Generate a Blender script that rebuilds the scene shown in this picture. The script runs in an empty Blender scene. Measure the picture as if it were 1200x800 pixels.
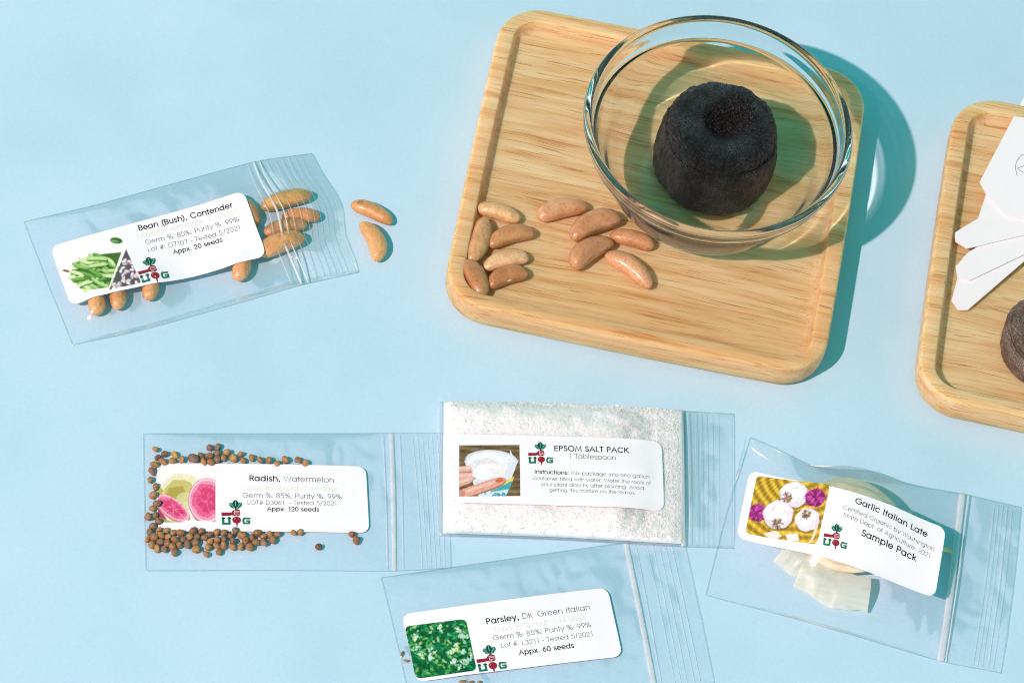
import bpy, math, random
import numpy as np
from mathutils import Matrix, Vector

# ------------------------------------------------------------------ scene, camera, light
S = 1.0                                    # one Blender unit is one centimetre (see scale_length)
sc = bpy.context.scene
COL = sc.collection
sc.unit_settings.system = 'METRIC'
sc.unit_settings.scale_length = 0.01
sc.render.engine = 'CYCLES'
sc.cycles.max_bounces = 18
sc.cycles.transmission_bounces = 16
sc.cycles.glossy_bounces = 8
sc.cycles.diffuse_bounces = 5
sc.cycles.transparent_max_bounces = 40
sc.cycles.caustics_refractive = True
sc.cycles.caustics_reflective = True
sc.cycles.sample_clamp_indirect = 6.0
sc.cycles.use_denoising = True
sc.cycles.denoising_prefilter = 'NONE'
sc.cycles.pixel_filter_type = 'BLACKMAN_HARRIS'
sc.cycles.filter_width = 1.05
sc.view_settings.view_transform = 'Standard'
sc.view_settings.look = 'None'
sc.view_settings.exposure = 0.0
sc.view_settings.gamma = 1.0

CF, CEL, CROLL, CD = 5257.87, 0.98896, 0.20038, 147.44     # focal (px of a 1200 wide frame), elevation, roll, distance
_c, _s = math.cos(CEL), math.sin(CEL)
FW = np.array([0, _c, -_s]); UP0 = np.array([0, _s, _c]); RT0 = np.array([1., 0, 0])
RT = math.cos(CROLL)*RT0 + math.sin(CROLL)*UP0
UP = -math.sin(CROLL)*RT0 + math.cos(CROLL)*UP0
CPOS = -FW*CD


def at(px, py, z=0.0):
    """point of the plane at height z (cm) that the photograph shows at px, py"""
    d = FW + RT*(px-600)/CF - UP*(py-400)/CF
    t = (z-CPOS[2])/d[2]
    return CPOS + t*d


cam = bpy.data.cameras.new('camera')
cam.sensor_width = 36.0
cam.lens = 36.0*CF/1200.0
cam.clip_start = 5.0
cam.clip_end = 5000.0
camo = bpy.data.objects.new('camera', cam)
M = Matrix.Identity(4)
for i in range(3):
    M[i][0] = RT[i]; M[i][1] = UP[i]; M[i][2] = -FW[i]; M[i][3] = CPOS[i]*S
camo.matrix_world = M
COL.objects.link(camo)
sc.camera = camo

FILL = (0.012, 0.408, 0.382)       # bluish green fill light from above, chosen to tint the shadows
GLOW_BAND = (2.3, 2.4, 2.4)          # bright band added low in the world, for reflections in the glass
wd = bpy.data.worlds.new('World'); sc.world = wd; wd.use_nodes = True
_t = wd.node_tree
_tc = _t.nodes.new('ShaderNodeTexCoord'); _sx = _t.nodes.new('ShaderNodeSeparateXYZ'); _rp = _t.nodes.new('ShaderNodeValToRGB')
_t.links.new(_tc.outputs['Generated'], _sx.inputs[0]); _t.links.new(_sx.outputs[2], _rp.inputs[0])
_e = _rp.color_ramp.elements
_e[0].position = 0.12; _e[0].color = (*GLOW_BAND, 1); _e[1].position = 0.24; _e[1].color = (*FILL, 1)
_ab = _t.nodes.new('ShaderNodeMath'); _ab.operation = 'ABSOLUTE'; _t.links.new(_sx.outputs[0], _ab.inputs[0])
_r2 = _t.nodes.new('ShaderNodeValToRGB'); _t.links.new(_ab.outputs[0], _r2.inputs[0])
_r2.color_ramp.elements[0].position = 0.55; _r2.color_ramp.elements[0].color = (0.5, 0.5, 0.5, 1); _r2.color_ramp.elements[1].position = 0.85; _r2.color_ramp.elements[1].color = (1, 1, 1, 1)
_mu = _t.nodes.new('ShaderNodeMix'); _mu.data_type = 'RGBA'; _mu.blend_type = 'MULTIPLY'; _mu.inputs[0].default_value = 1
_t.links.new(_r2.outputs[0], _mu.inputs[6]); _mu.inputs[7].default_value = (*GLOW_BAND, 1)
_m2 = _t.nodes.new('ShaderNodeMix'); _m2.data_type = 'RGBA'
_e[0].color = (0, 0, 0, 1); _e[1].color = (1, 1, 1, 1)
_t.links.new(_rp.outputs[0], _m2.inputs[0]); _t.links.new(_mu.outputs[2], _m2.inputs[6]); _m2.inputs[7].default_value = (*FILL, 1)
_t.links.new(_m2.outputs[2], _t.nodes['Background'].inputs[0])
wd.node_tree.nodes['Background'].inputs[1].default_value = 1.0

LDIR = Vector((-0.580, -0.602, 1.0)).normalized()           # towards the key lamp
kl = bpy.data.lights.new('key_lamp', 'SPOT')
kl.energy = 8.35e6
kl.color = (1.0, 0.635, 0.635)
kl.shadow_soft_size = 4.2
kl.spot_size = math.radians(24); kl.spot_blend = 0.6
ko = bpy.data.objects.new('key_lamp', kl)
ko.location = LDIR*400.0
ko.rotation_euler = LDIR.to_track_quat('Z', 'Y').to_euler()
COL.objects.link(ko)
kl.cycles.is_caustics_light = True

# ------------------------------------------------------------------ helpers
rnd = random.Random(7)


def lin(c):
    c = np.asarray(c, float)/255.0
    return np.where(c <= 0.04045, c/12.92, ((c+0.055)/1.055)**2.4)


def srgb(r, g, b):
    return tuple(float(v) for v in lin((r, g, b)))


class NT:
    """small wrapper for building node materials"""
    def __init__(self, name):
        self.m = bpy.data.materials.new(name); self.m.use_nodes = True
        self.t = self.m.node_tree; self.t.nodes.clear()
        self.out = self.t.nodes.new('ShaderNodeOutputMaterial')

    def n(self, typ, inp=None, **kw):
        nd = self.t.nodes.new(typ)
        for k, v in kw.items(): setattr(nd, k, v)
        for k, v in (inp or {}).items(): self.set(nd, k, v)
        return nd

    def set(self, nd, k, v):
        sock = nd.inputs[k]
        if isinstance(v, tuple) and len(v) == 2 and hasattr(v[0], 'outputs'):
            self.t.links.new(v[0].outputs[v[1]], sock)
        elif hasattr(v, 'outputs'):
            self.t.links.new(v.outputs[0], sock)
        else:
            if isinstance(v, (tuple, list)) and len(v) == 3 and sock.type == 'RGBA': v = (*v, 1)
            sock.default_value = v

    def cm(self, scale=(1, 1, 1), loc=(0, 0, 0), src='Object'):
        """object coordinates in centimetres times scale"""
        tc = self.n('ShaderNodeTexCoord')
        return self.n('ShaderNodeMapping', {'Vector': (tc, src), 'Scale': tuple(scale), 'Location': loc})

    def noise(self, vec, scale=1, detail=4, rough=0.55, dist=0.0):
        return self.n('ShaderNodeTexNoise', {'Vector': vec, 'Scale': scale, 'Detail': detail, 'Roughness': rough, 'Distortion': dist})

    def ramp(self, fac, stops, interp='LINEAR'):
        r = self.n('ShaderNodeValToRGB', {'Fac': fac})
        r.color_ramp.interpolation = interp
        e = r.color_ramp.elements
        while len(e) < len(stops): e.new(0.5)
        for el, (p, c) in zip(e, stops):
            el.position = p; el.color = (*c, 1) if len(c) == 3 else c
        return r

    def mixc(self, fac, a, b, mode='MIX'):
        nd = self.n('ShaderNodeMix', data_type='RGBA', blend_type=mode)
        for k, v in ((0, fac), (6, a), (7, b)):
            sock = nd.inputs[k]
            if isinstance(v, tuple) and len(v) == 2 and hasattr(v[0], 'outputs'): self.t.links.new(v[0].outputs[v[1]], sock)
            elif hasattr(v, 'outputs'): self.t.links.new(v.outputs[0], sock)
            else: sock.default_value = (*v, 1) if isinstance(v, tuple) else v
        return (nd, 2)

    def math(self, op, a, b=0.0):
        nd = self.n('ShaderNodeMath', operation=op)
        for k, v in ((0, a), (1, b)):
            if isinstance(v, tuple): self.t.links.new(v[0].outputs[v[1]], nd.inputs[k])
            elif hasattr(v, 'outputs'): self.t.links.new(v.outputs[0], nd.inputs[k])
            else: nd.inputs[k].default_value = v
        return nd

    def bump(self, h, strength=0.3, dist=0.0002, normal=None):
        d = {'Height': h, 'Strength': strength, 'Distance': dist*100}
        if normal is not None: d['Normal'] = normal
        return self.n('ShaderNodeBump', d)

    def pbr(self, **inp):
        inp = {k.replace('_', ' '): v for k, v in inp.items()}
        return self.n('ShaderNodeBsdfPrincipled', inp)

    def done(self, sh):
        self.t.links.new(sh.outputs[0], self.out.inputs[0]); return self.m


def mesh(name, V, F, mat=None, parent=None, base=None, smooth=True, mats=None, fmat=None, vcol=None):
    """one mesh object; V in world centimetres; base = its origin (cm) when it has no parent"""
    V = np.asarray(V, float).reshape(-1, 3)
    if parent is not None: base = np.array(parent['_base'])
    elif base is None: base = np.array([V[:, 0].mean(), V[:, 1].mean(), V[:, 2].min()])
    base = np.asarray(base, float)
    me = bpy.data.meshes.new(name)
    me.from_pydata(((V-base)*S).tolist(), [], [list(map(int, f)) for f in F])
    if smooth: me.polygons.foreach_set('use_smooth', [True]*len(me.polygons))
    for m in (mats or ([mat] if mat else [])): me.materials.append(m)
    if fmat is not None: me.polygons.foreach_set('material_index', [int(i) for i in fmat])
    if vcol is not None:
        at_ = me.color_attributes.new('ink', 'FLOAT_COLOR', 'POINT')
        c = np.ones((len(V), 4)); c[:, :3] = vcol
        at_.data.foreach_set('color', c.ravel())
    me.update()
    o = bpy.data.objects.new(name, me)
    COL.objects.link(o)
    if parent is not None: o.parent = parent
    else: o.location = (base*S).tolist()
    o['_base'] = base.tolist()
    return o


def empty(name, base):
    o = bpy.data.objects.new(name, None)
    o.empty_display_size = 0.005
    o.location = (np.asarray(base, float)*S).tolist()
    o['_base'] = [float(v) for v in base]
    COL.objects.link(o)
    return o


def tag(o, label=None, cat=None, group=None, kind=None):
    if label: o['label'] = label
    if cat: o['category'] = cat
    if group: o['group'] = group
    if kind: o['kind'] = kind
    return o


def gridfaces(nu, nv, close_u=False):
    F = []
    for j in range(nv-1):
        for i in range(nu if close_u else nu-1):
            i2 = (i+1) % nu
            F.append((j*nu+i, j*nu+i2, (j+1)*nu+i2, (j+1)*nu+i))
    return F


def vnoise(shape, cells, seed):
    """smooth value noise on a grid"""
    h, w = shape
    r = np.random.RandomState(seed)
    g = r.rand(cells[0]+2, cells[1]+2)
    y = np.linspace(0, cells[0]-1e-6, h); x = np.linspace(0, cells[1]-1e-6, w)
    yi = y.astype(int); xi = x.astype(int)
    fy = y-yi; fx = x-xi
    fy = fy*fy*(3-2*fy); fx = fx*fx*(3-2*fx)
    a = g[np.ix_(yi, xi)]; b = g[np.ix_(yi, xi+1)]; c = g[np.ix_(yi+1, xi)]; d = g[np.ix_(yi+1, xi+1)]
    return (a*(1-fx)+b*fx)*(1-fy)[:, None] + (c*(1-fx)+d*fx)*fy[:, None]


# ------------------------------------------------------------------ materials
def mat_table():
    t = NT('blue_board')
    v = t.cm()
    big = t.noise(v, 0.16, 3)
    fine = t.noise(v, 7.0, 4, 0.6)
    c = t.ramp(big, [(0.3, srgb(178, 215, 233)), (0.7, srgb(188, 222, 240))])
    c2 = t.ramp(fine, [(0.3, (0.962, 0.972, 0.976)), (0.7, (1.028, 1.02, 1.016))])
    cc = t.mixc(1.0, (c, 0), (c2, 0), 'MULTIPLY')
    vor = t.n('ShaderNodeTexVoronoi', {'Vector': v, 'Scale': 0.55, 'Randomness': 1.0})
    spot = t.math('LESS_THAN', (vor, 0), 0.010)
    cc = t.mixc(t.math('MULTIPLY', spot, 0.6), cc, srgb(110, 150, 164))
    vor2 = t.n('ShaderNodeTexVoronoi', {'Vector': t.cm(loc=(3.3, 1.7, 0)), 'Scale': 1.7})
    spot2 = t.math('LESS_THAN', (vor2, 0), 0.03)
    cc = t.mixc(t.math('MULTIPLY', spot2, 0.22), cc, srgb(140, 186, 202))
    b = t.bump(t.noise(v, 16.0, 5, 0.65), 0.22, 0.00025)
    return t.done(t.pbr(Base_Color=cc, Roughness=0.75, Specular_IOR_Level=0.15, Normal=b))


SSW = 0.55


def mat_wood(seed=0.0):
    t = NT('rubber_wood')
    L = (seed*7.1, seed*3.7, seed)
    ol = t.n('ShaderNodeVectorMath', {0: (t.n('ShaderNodeObjectInfo'), 'Location'), 1: (0.83, 0.41, 0.0)}, operation='MULTIPLY')
    warp = t.noise(t.cm((0.12, 0.5, 0.5), L), 1.0, 2)
    wv = t.n('ShaderNodeMapping', {'Vector': t.cm((1, 1, 1), L)})
    off = t.n('ShaderNodeVectorMath', {0: (wv, 0), 1: (t.n('ShaderNodeVectorMath', {0: (warp, 1), 1: (0.0, 0.7, 0.4)}, operation='MULTIPLY'), 0)}, operation='ADD')
    # staves, about 3.6 cm wide, glued side by side along the grain
    sep = t.n('ShaderNodeSeparateXYZ', {0: t.cm((1, 1, 1), (0, seed*1.3+0.35, 0))})
    st = t.math('FLOOR', t.math('DIVIDE', (sep, 1), 3.7))
    wn = t.n('ShaderNodeTexWhiteNoise', {'W': t.math('ADD', st, t.math('MULTIPLY', (t.n('ShaderNodeSeparateXYZ', {0: (ol, 0)}), 0), 0.77))}, noise_dimensions='1D')
    # grain: long streaks
    g1v = t.n('ShaderNodeMapping', {'Vector': (off, 0), 'Scale': (0.22, 3.4, 3.4)})
    addst = t.n('ShaderNodeVectorMath', {0: (g1v, 0), 1: (t.n('ShaderNodeVectorMath', {0: (ol, 0), 1: (t.n('ShaderNodeCombineXYZ', {0: t.math('MULTIPLY', (wn, 0), 37.0), 1: t.math('MULTIPLY', (wn, 0), 91.0)}), 0)}, operation='ADD'), 0)}, operation='ADD')
    g1 = t.noise((addst, 0), 1.0, 6, 0.6, 0.25)
    g2v = t.n('ShaderNodeMapping', {'Vector': (addst, 0), 'Scale': (1.9, 4.2, 4.2)})
    g2 = t.noise((g2v, 0), 1.0, 3, 0.5)
    base = t.ramp(g1, [(0.28, srgb(203, 147, 92)), (0.43, srgb(227, 184, 132)), (0.58, srgb(236, 199, 152)), (0.78, srgb(242, 212, 170))])
    tint = t.ramp((wn, 0), [(0.0, (0.93, 0.87, 0.80)), (0.5, (1.0, 0.985, 0.96)), (1.0, (1.03, 1.05, 1.06))])
    c = t.mixc(1.0, (base, 0), (tint, 0), 'MULTIPLY')
    # pores: short dark dashes
    pv = t.n('ShaderNodeMapping', {'Vector': (addst, 0), 'Scale': (2.3, 8.0, 8.0)})
    pn = t.noise((pv, 0), 1.0, 2, 0.5)
    pr = t.ramp(pn, [(0.575, (0, 0, 0)), (0.64, (1, 1, 1))])
    pm = t.math('MULTIPLY', (pr, 0), t.ramp(g2, [(0.40, (0.12, 0.12, 0.12)), (0.58, (1, 1, 1))]))
    c = t.mixc(t.math('MULTIPLY', pm, 0.66), c, srgb(156, 98, 50))
    # broad darker figure
    fv = t.n('ShaderNodeMapping', {'Vector': (addst, 0), 'Scale': (0.5, 0.25, 0.25)})
    fg = t.ramp(t.noise((fv, 0), 1.0, 3, 0.5, 1.0), [(0.5, (1, 1, 1)), (0.68, (0.90, 0.82, 0.72))])
    c = t.mixc(0.8, c, t.mixc(1.0, c, (fg, 0), 'MULTIPLY'))
    b = t.bump(t.math('SUBTRACT', t.noise((g2v, 0), 2.0, 4), t.math('MULTIPLY', pm, 0.6)), 0.25, 0.00012)
    return t.done(t.pbr(Base_Color=c, Roughness=0.5, Specular_IOR_Level=0.35, Normal=b, Subsurface_Weight=SSW, Subsurface_Radius=(2.6, 0.40, 0.10), Subsurface_Scale=1.0))


def mat_bean():
    t = NT('bean_skin')
    oi = t.n('ShaderNodeObjectInfo')
    v0 = t.cm()
    vr = t.n('ShaderNodeVectorMath', {0: v0, 1: t.n('ShaderNodeCombineXYZ', {0: t.math('MULTIPLY', (oi, 'Random'), 50.0)})}, operation='ADD')
    n1 = t.noise(vr, 2.2, 4, 0.6)
    n2 = t.noise(vr, 12.0, 4, 0.65, 0.8)
    m1 = t.ramp(n1, [(0.35, (0.85, 0.80, 0.74)), (0.62, (1.07, 1.09, 1.11))])
    m2 = t.ramp(n2, [(0.36, (0.78, 0.72, 0.66)), (0.50, (1.03, 1.03, 1.04))])
    c = t.mixc(1.0, (oi, 'Color'), (m1, 0), 'MULTIPLY')
    c = t.mixc(1.0, c, (m2, 0), 'MULTIPLY')
    c = t.mixc(1.0, c, (1.13, 1.09, 1.00), 'MULTIPLY')
    wr = t.noise(t.n('ShaderNodeVectorMath', {0: vr, 1: (1.0, 2.2, 1.6)}, operation='MULTIPLY'), 6.0, 4, 0.6, 0.6)
    b = t.bump(wr, 0.42, 0.0007)
    return t.done(t.pbr(Base_Color=c, Roughness=0.33, Specular_IOR_Level=0.5, Normal=b, Coat_Weight=0.55, Coat_Roughness=0.13))


def mat_seed():
    t = NT('seed_coat')
    oi = t.n('ShaderNodeObjectInfo')
    n1 = t.noise(t.cm(), 5.0, 4, 0.6)
    m1 = t.ramp(n1, [(0.3, (0.72, 0.66, 0.62)), (0.7, (1.12, 1.10, 1.08))])
    c = t.mixc(1.0, (oi, 'Color'), (m1, 0), 'MULTIPLY')
    return t.done(t.pbr(Base_Color=c, Roughness=0.55, Normal=t.bump(t.noise(t.cm(), 22.0, 3), 0.4, 0.0003)))


def mat_film(name, tint, haze, rough=0.07, gloss=1.0):
    """thin clear plastic: lets light through, a faint milky haze, a surface reflection"""
    t = NT(name)
    v = t.cm()
    wob = t.noise(t.n('ShaderNodeVectorMath', {0: v, 1: (1.0, 0.45, 1.0)}, operation='MULTIPLY'), 1.3, 4, 0.55)
    b = t.bump(wob, 0.12, 0.0012)
    tr = t.n('ShaderNodeBsdfTransparent', {'Color': tint})
    df = t.n('ShaderNodeBsdfDiffuse', {'Color': (0.9, 0.92, 0.93)})
    tl = t.n('ShaderNodeBsdfTranslucent', {'Color': (0.9, 0.92, 0.93)})
    hz = t.n('ShaderNodeMixShader', {0: 0.5, 1: df, 2: tl})
    hn = t.ramp(t.noise(v, 0.7, 3), [(0.35, (haze*0.8,)*3), (0.7, (haze*1.2,)*3)])
    body = t.n('ShaderNodeMixShader', {0: (hn, 0), 1: tr, 2: hz})
    gl = t.n('ShaderNodeBsdfGlossy', {'Color': (1, 1, 1), 'Roughness': rough, 'Normal': b})
    fr = t.n('ShaderNodeFresnel', {'IOR': 1.5})
    sh = t.n('ShaderNodeMixShader', {0: t.math('MINIMUM', t.math('MULTIPLY', fr, gloss), 0.35), 1: body, 2: gl})
    return t.done(sh)


def mat_simple(name, col, rough=0.5, spec=0.4, bscale=0, bstr=0.2, var=0.06, trans=0.0):
    t = NT(name)
    n1 = t.noise(t.cm(), 3.0, 4)
    c = t.mixc(1.0, col, (t.ramp(n1, [(0.3, (1-var,)*3), (0.7, (1+var,)*3)]), 0), 'MULTIPLY')
    d = dict(Base_Color=c, Roughness=rough, Specular_IOR_Level=spec)
    if bscale: d['Normal'] = t.bump(t.noise(t.cm(), bscale, 4), bstr, 0.0003)
    sh = t.pbr(**d)
    if trans:
        tr = t.n('ShaderNodeBsdfTransparent', {'Color': (0.97, 0.98, 0.98)})
        sh = t.n('ShaderNodeMixShader', {0: trans, 1: sh, 2: tr})
    return t.done(sh)


def mat_ink():
    t = NT('printed_ink')
    a = t.n('ShaderNodeVertexColor', layer_name='ink')
    return t.done(t.pbr(Base_Color=(a, 0), Roughness=0.4, Specular_IOR_Level=0.35))


def mat_glass():
    t = NT('clear_glass')
    g = t.n('ShaderNodeBsdfGlass', {'Color': (0.985, 0.995, 0.99), 'Roughness': 0.0, 'IOR': 1.47})
    # white haze mixed in where seen edge-on, painting bright streaks of light
    lw = t.n('ShaderNodeLayerWeight', {'Blend': 0.5})
    f = t.math('MULTIPLY', t.math('POWER', (lw, 'Facing'), 4.0), 0.13)
    d = t.n('ShaderNodeMixShader', {0: 0.5, 1: t.n('ShaderNodeBsdfDiffuse', {'Color': (0.95, 0.95, 0.95)}), 2: t.n('ShaderNodeBsdfTranslucent', {'Color': (0.95, 0.95, 0.95)})})
    return t.done(t.n('ShaderNodeMixShader', {0: f, 1: g, 2: d}))


def mat_net(name, dark, light, wet):
    """peat pellet: soil behind a fine woven net; the mesh stores planar/cylindrical weave coordinates as UV"""
    t = NT(name)
    uv = t.n('ShaderNodeUVMap', uv_map='weave')
    wob = t.noise(t.cm(), 2.4, 3)
    uvd = t.n('ShaderNodeVectorMath', {0: (uv, 0), 1: (t.n('ShaderNodeVectorMath', {0: (wob, 1), 1: (0.28, 0.28, 0)}, operation='MULTIPLY'), 0)}, operation='ADD')
    sp = t.n('ShaderNodeSeparateXYZ', {0: (uvd, 0)})
    K = 2*math.pi/0.088
    a = t.math('SINE', t.math('MULTIPLY', (sp, 0), K))
    b = t.math('SINE', t.math('MULTIPLY', (sp, 1), K))
    w = t.math('MAXIMUM', a, b)
    wr = t.ramp(w, [(0.35, (0, 0, 0)), (0.95, (1, 1, 1))])
    big = t.noise(t.cm(), 1.1, 4, 0.6)
    fine = t.noise(t.cm(), 13.0, 5, 0.7)
    soil = t.ramp(fine, [(0.35, tuple(d*0.5 for d in dark)), (0.55, dark), (0.72, light)])
    msk = t.math('MULTIPLY', (wr, 0), t.ramp(big, [(0.46, (0.03,)*3), (0.64, (1.0,)*3)]))
    c = t.mixc(msk, (soil, 0), light)  # paler net threads in patches; on the wet net these paint its highlights
    lint = t.ramp(t.noise(t.cm(), 6.0, 6, 0.75, 1.2), [(0.62, (0, 0, 0)), (0.74, (1, 1, 1))])
    c = t.mixc(t.math('MULTIPLY', (lint, 0), 0.55), c, tuple(min(1, l*2.3) for l in light))
    h = t.math('ADD', t.math('MULTIPLY', (wr, 0), 0.5), t.math('MULTIPLY', fine, 1.4))
    bp = t.bump(h, 1.0, 0.0009)
    r = t.ramp(big, [(0.3, (0.62 if not wet else 0.55,)*3), (0.7, (0.85 if not wet else 0.34,)*3)])
    return t.done(t.pbr(Base_Color=c, Roughness=(r, 0), Specular_IOR_Level=0.35 if wet else 0.2, Normal=bp, Coat_Weight=0.2 if wet else 0.0, Coat_Roughness=0.22, Coat_Normal=bp))


def mat_salt():
    t = NT('epsom_salt')
    n = t.noise(t.cm(), 9.0, 5, 0.65)
    c = t.ramp(n, [(0.3, (0.93, 0.945, 0.945)), (0.6, (0.975, 0.975, 0.97))])
    return t.done(t.pbr(Base_Color=(c, 0), Roughness=0.35, Specular_IOR_Level=0.5, Normal=t.bump(t.noise(t.cm(), 14.0, 5, 0.7), 0.25, 0.0004), Subsurface_Weight=0.8, Subsurface_Radius=(0.2, 0.22, 0.22), Subsurface_Scale=1.0))


def mat_crystal():
    t = NT('salt_crystal')
    a = t.pbr(Base_Color=(0.96, 0.965, 0.965), Roughness=0.15, Specular_IOR_Level=0.6)
    tr = t.n('ShaderNodeBsdfTransparent', {'Color': (0.96, 0.985, 0.99)})
    return t.done(t.n('ShaderNodeMixShader', {0: 0.25, 1: a, 2: tr}))


def mat_garlic(name, stops, rough, trans=0.0):
    t = NT(name)
    n = t.noise(t.cm((1, 1, 1)), 1.4, 4, 0.6, 0.8)
    st = t.noise(t.cm((0.9, 5.0, 5.0)), 1.5, 4, 0.6)
    c = t.ramp(t.math('ADD', t.math('MULTIPLY', n, 0.5), t.math('MULTIPLY', st, 0.5)), stops)
    sh = t.pbr(Base_Color=(c, 0), Roughness=rough, Normal=t.bump(st, 0.3, 0.0004), Subsurface_Weight=0.0)
    if trans:
        tr = t.n('ShaderNodeBsdfTransparent', {'Color': (0.97, 0.98, 0.95)})
        tl = t.n('ShaderNodeBsdfTranslucent', {'Color': (c, 0)})
        sh = t.n('ShaderNodeMixShader', {0: 0.4, 1: sh, 2: tl})
        sh = t.n('ShaderNodeMixShader', {0: trans, 1: sh, 2: tr})
    return t.done(sh)


MT = dict(
    table=mat_table(), wood=mat_wood(0.0), bean=mat_bean(), seed=mat_seed(),
    film=mat_film('clear_film', (0.998, 1.0, 1.0), 0.018, rough=0.11, gloss=0.42),
    filmhazy=mat_film('gripped_film', (0.955, 0.970, 0.974), 0.085),
    seam=mat_film('welded_seam', (0.93, 0.965, 0.97), 0.10, 0.15),
    zip=mat_simple('zip_plastic', (0.86, 0.89, 0.91), 0.25, 0.5, trans=0.55),
    rib=mat_simple('grip_plastic', (0.86, 0.89, 0.91), 0.2, 0.6, trans=0.78),
    paper=mat_simple('label_paper', srgb(244, 244, 249), 0.42, 0.3, var=0.012),
    card=mat_simple('marker_plastic', srgb(241, 240, 243), 0.4, 0.35, var=0.01),
    ink=mat_ink(), glass=mat_glass(),
    pellet=mat_net('wet_peat_net', (0.0022, 0.0018, 0.0017), (0.075, 0.083, 0.092), True),
    pellet2=mat_net('dry_peat_net', (0.22, 0.155, 0.115), (0.50, 0.42, 0.35), False),
    soil=mat_simple('wet_soil', (0.006, 0.0035, 0.0028), 0.4, 0.3, 18.0, 1.0, 0.5),
    salt=mat_salt(), crystal=mat_crystal(),
    bulb=mat_garlic('garlic_skin', [(0.36, srgb(214, 194, 158)), (0.5, srgb(233, 218, 188)), (0.66, srgb(243, 233, 212))], 0.45),
    flake=mat_garlic('papery_skin', [(0.35, srgb(224, 234, 220)), (0.6, srgb(240, 246, 240))], 0.35, 0.22),
    stem=mat_simple('dry_stem', srgb(232, 218, 160), 0.6, 0.3, 12, 0.4, 0.2),
    stemdark=mat_simple('dark_stem', srgb(120, 96, 66), 0.6, 0.3, 12, 0.4, 0.3),
    husk=mat_simple('parsley_husk', srgb(150, 118, 74), 0.6, 0.3, 20, 0.5, 0.35),
)

# ------------------------------------------------------------------ table
R_ = 220.0
tb = mesh('table_surface', [(-R_, -R_, 0), (R_, -R_, 0), (R_, R_, 0), (-R_, R_, 0)], [(0, 1, 2, 3)], MT['table'], base=(0, 0, 0))
tag(tb, kind='structure')
tb.cycles.is_caustics_receiver = True

# ------------------------------------------------------------------ trays
TRAY_H, TRAY_FLOOR = 1.18, 0.68


def rrect(x0, x1, y0, y1, r, n=14, bulge=0.0):
    P = []
    for cx, cy, a0 in ((x1-r, y1-r, 0), (x0+r, y1-r, 90), (x0+r, y0+r, 180), (x1-r, y0+r, 270)):
        for k in range(n+1):
            a = math.radians(a0+90*k/n)
            P.append((cx+r*math.cos(a), cy+r*math.sin(a)))
        # straight side, subdivided so that it can bow out slightly
    Q = []
    m = len(P)
    for i in range(m):
        Q.append(P[i])
        if (i+1) % (n+1) == 0:
            a, b = np.array(P[i]), np.array(P[(i+1) % m])
            d = b-a; nn = np.array([d[1], -d[0]])/np.hypot(*d)
            for k in range(1, 12):
                f = k/12
                q = a+d*f+nn*bulge*4*f*(1-f)
                Q.append(tuple(q))
    return Q


def make_tray(x0, x1, y0, y1, name):
    prof = [(0.30, 0.0), (0.20, 0.015), (0.10, 0.09), (0.035, 0.20), (0.005, 0.34), (0.0, 0.5), (0.0, 0.98), (0.004, 1.06), (0.015, 1.115), (0.035, 1.15), (0.07, 1.174), (0.105, TRAY_H),
            (0.50, TRAY_H), (0.53, 1.172), (0.55, 1.15), (0.57, 1.09), (0.59, 0.98), (0.61, 0.88), (0.65, 0.79), (0.72, 0.725), (0.82, 0.69), (0.94, TRAY_FLOOR), (1.04, TRAY_FLOOR)]
    V = []
    for d, z in prof:
        r = max(1.55-d, 0.35) if d < 0.3 else max(1.40-d, 0.30)
        V += [(x, y, z) for x, y in rrect(x0+d, x1-d, y0+d, y1-d, r, bulge=0.035)]
    n = len(V)//len(prof)
    F = gridfaces(n, len(prof), True)
    F.append(list(range(n))[::-1])
    F.append([(len(prof)-1)*n+i for i in range(n)])
    o = mesh(name, V, F, MT['wood'], base=((x0+x1)/2, (y0+y1)/2, 0))
    o.cycles.is_caustics_receiver = True
    return o


tray = make_tray(-2.57, 10.19, 0.27, 12.80, 'wooden_tray')
tag(tray, 'square pale wooden tray carrying the glass bowl and loose beans', 'tray', 'square wooden trays')
tray2 = tray.copy(); COL.objects.link(tray2)
tray2.location.x += 15.79*S; tray2.location.y += 0.08*S
tag(tray2, 'pale wooden tray cut by the frame edge, under the white plant markers', 'tray')


def lathe(prof, n, cx=0, cy=0):
    V = []
    for r, z in prof:
        for k in range(n):
            a = 2*math.pi*k/n
            V.append((cx+r*math.cos(a), cy+r*math.sin(a), z))
    return V, gridfaces(n, len(prof), True)


def smoothprof(P, k=6):
    """Catmull-Rom through profile points"""
    P = [np.array(p, float) for p in P]
    Q = []
    for i in range(len(P)-1):
        a = P[max(i-1, 0)]; b = P[i]; c = P[i+1]; d = P[min(i+2, len(P)-1)]
        for j in range(k):
            t = j/k
            Q.append(0.5*((2*b)+(-a+c)*t+(2*a-5*b+4*c-d)*t*t+(-a+3*b-3*c+d)*t**3))
    Q.append(P[-1])
    return Q


# ------------------------------------------------------------------ glass bowl
BX, BY, BZ = 5.25, 7.22, TRAY_FLOOR+0.004
BH = 3.60


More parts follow.
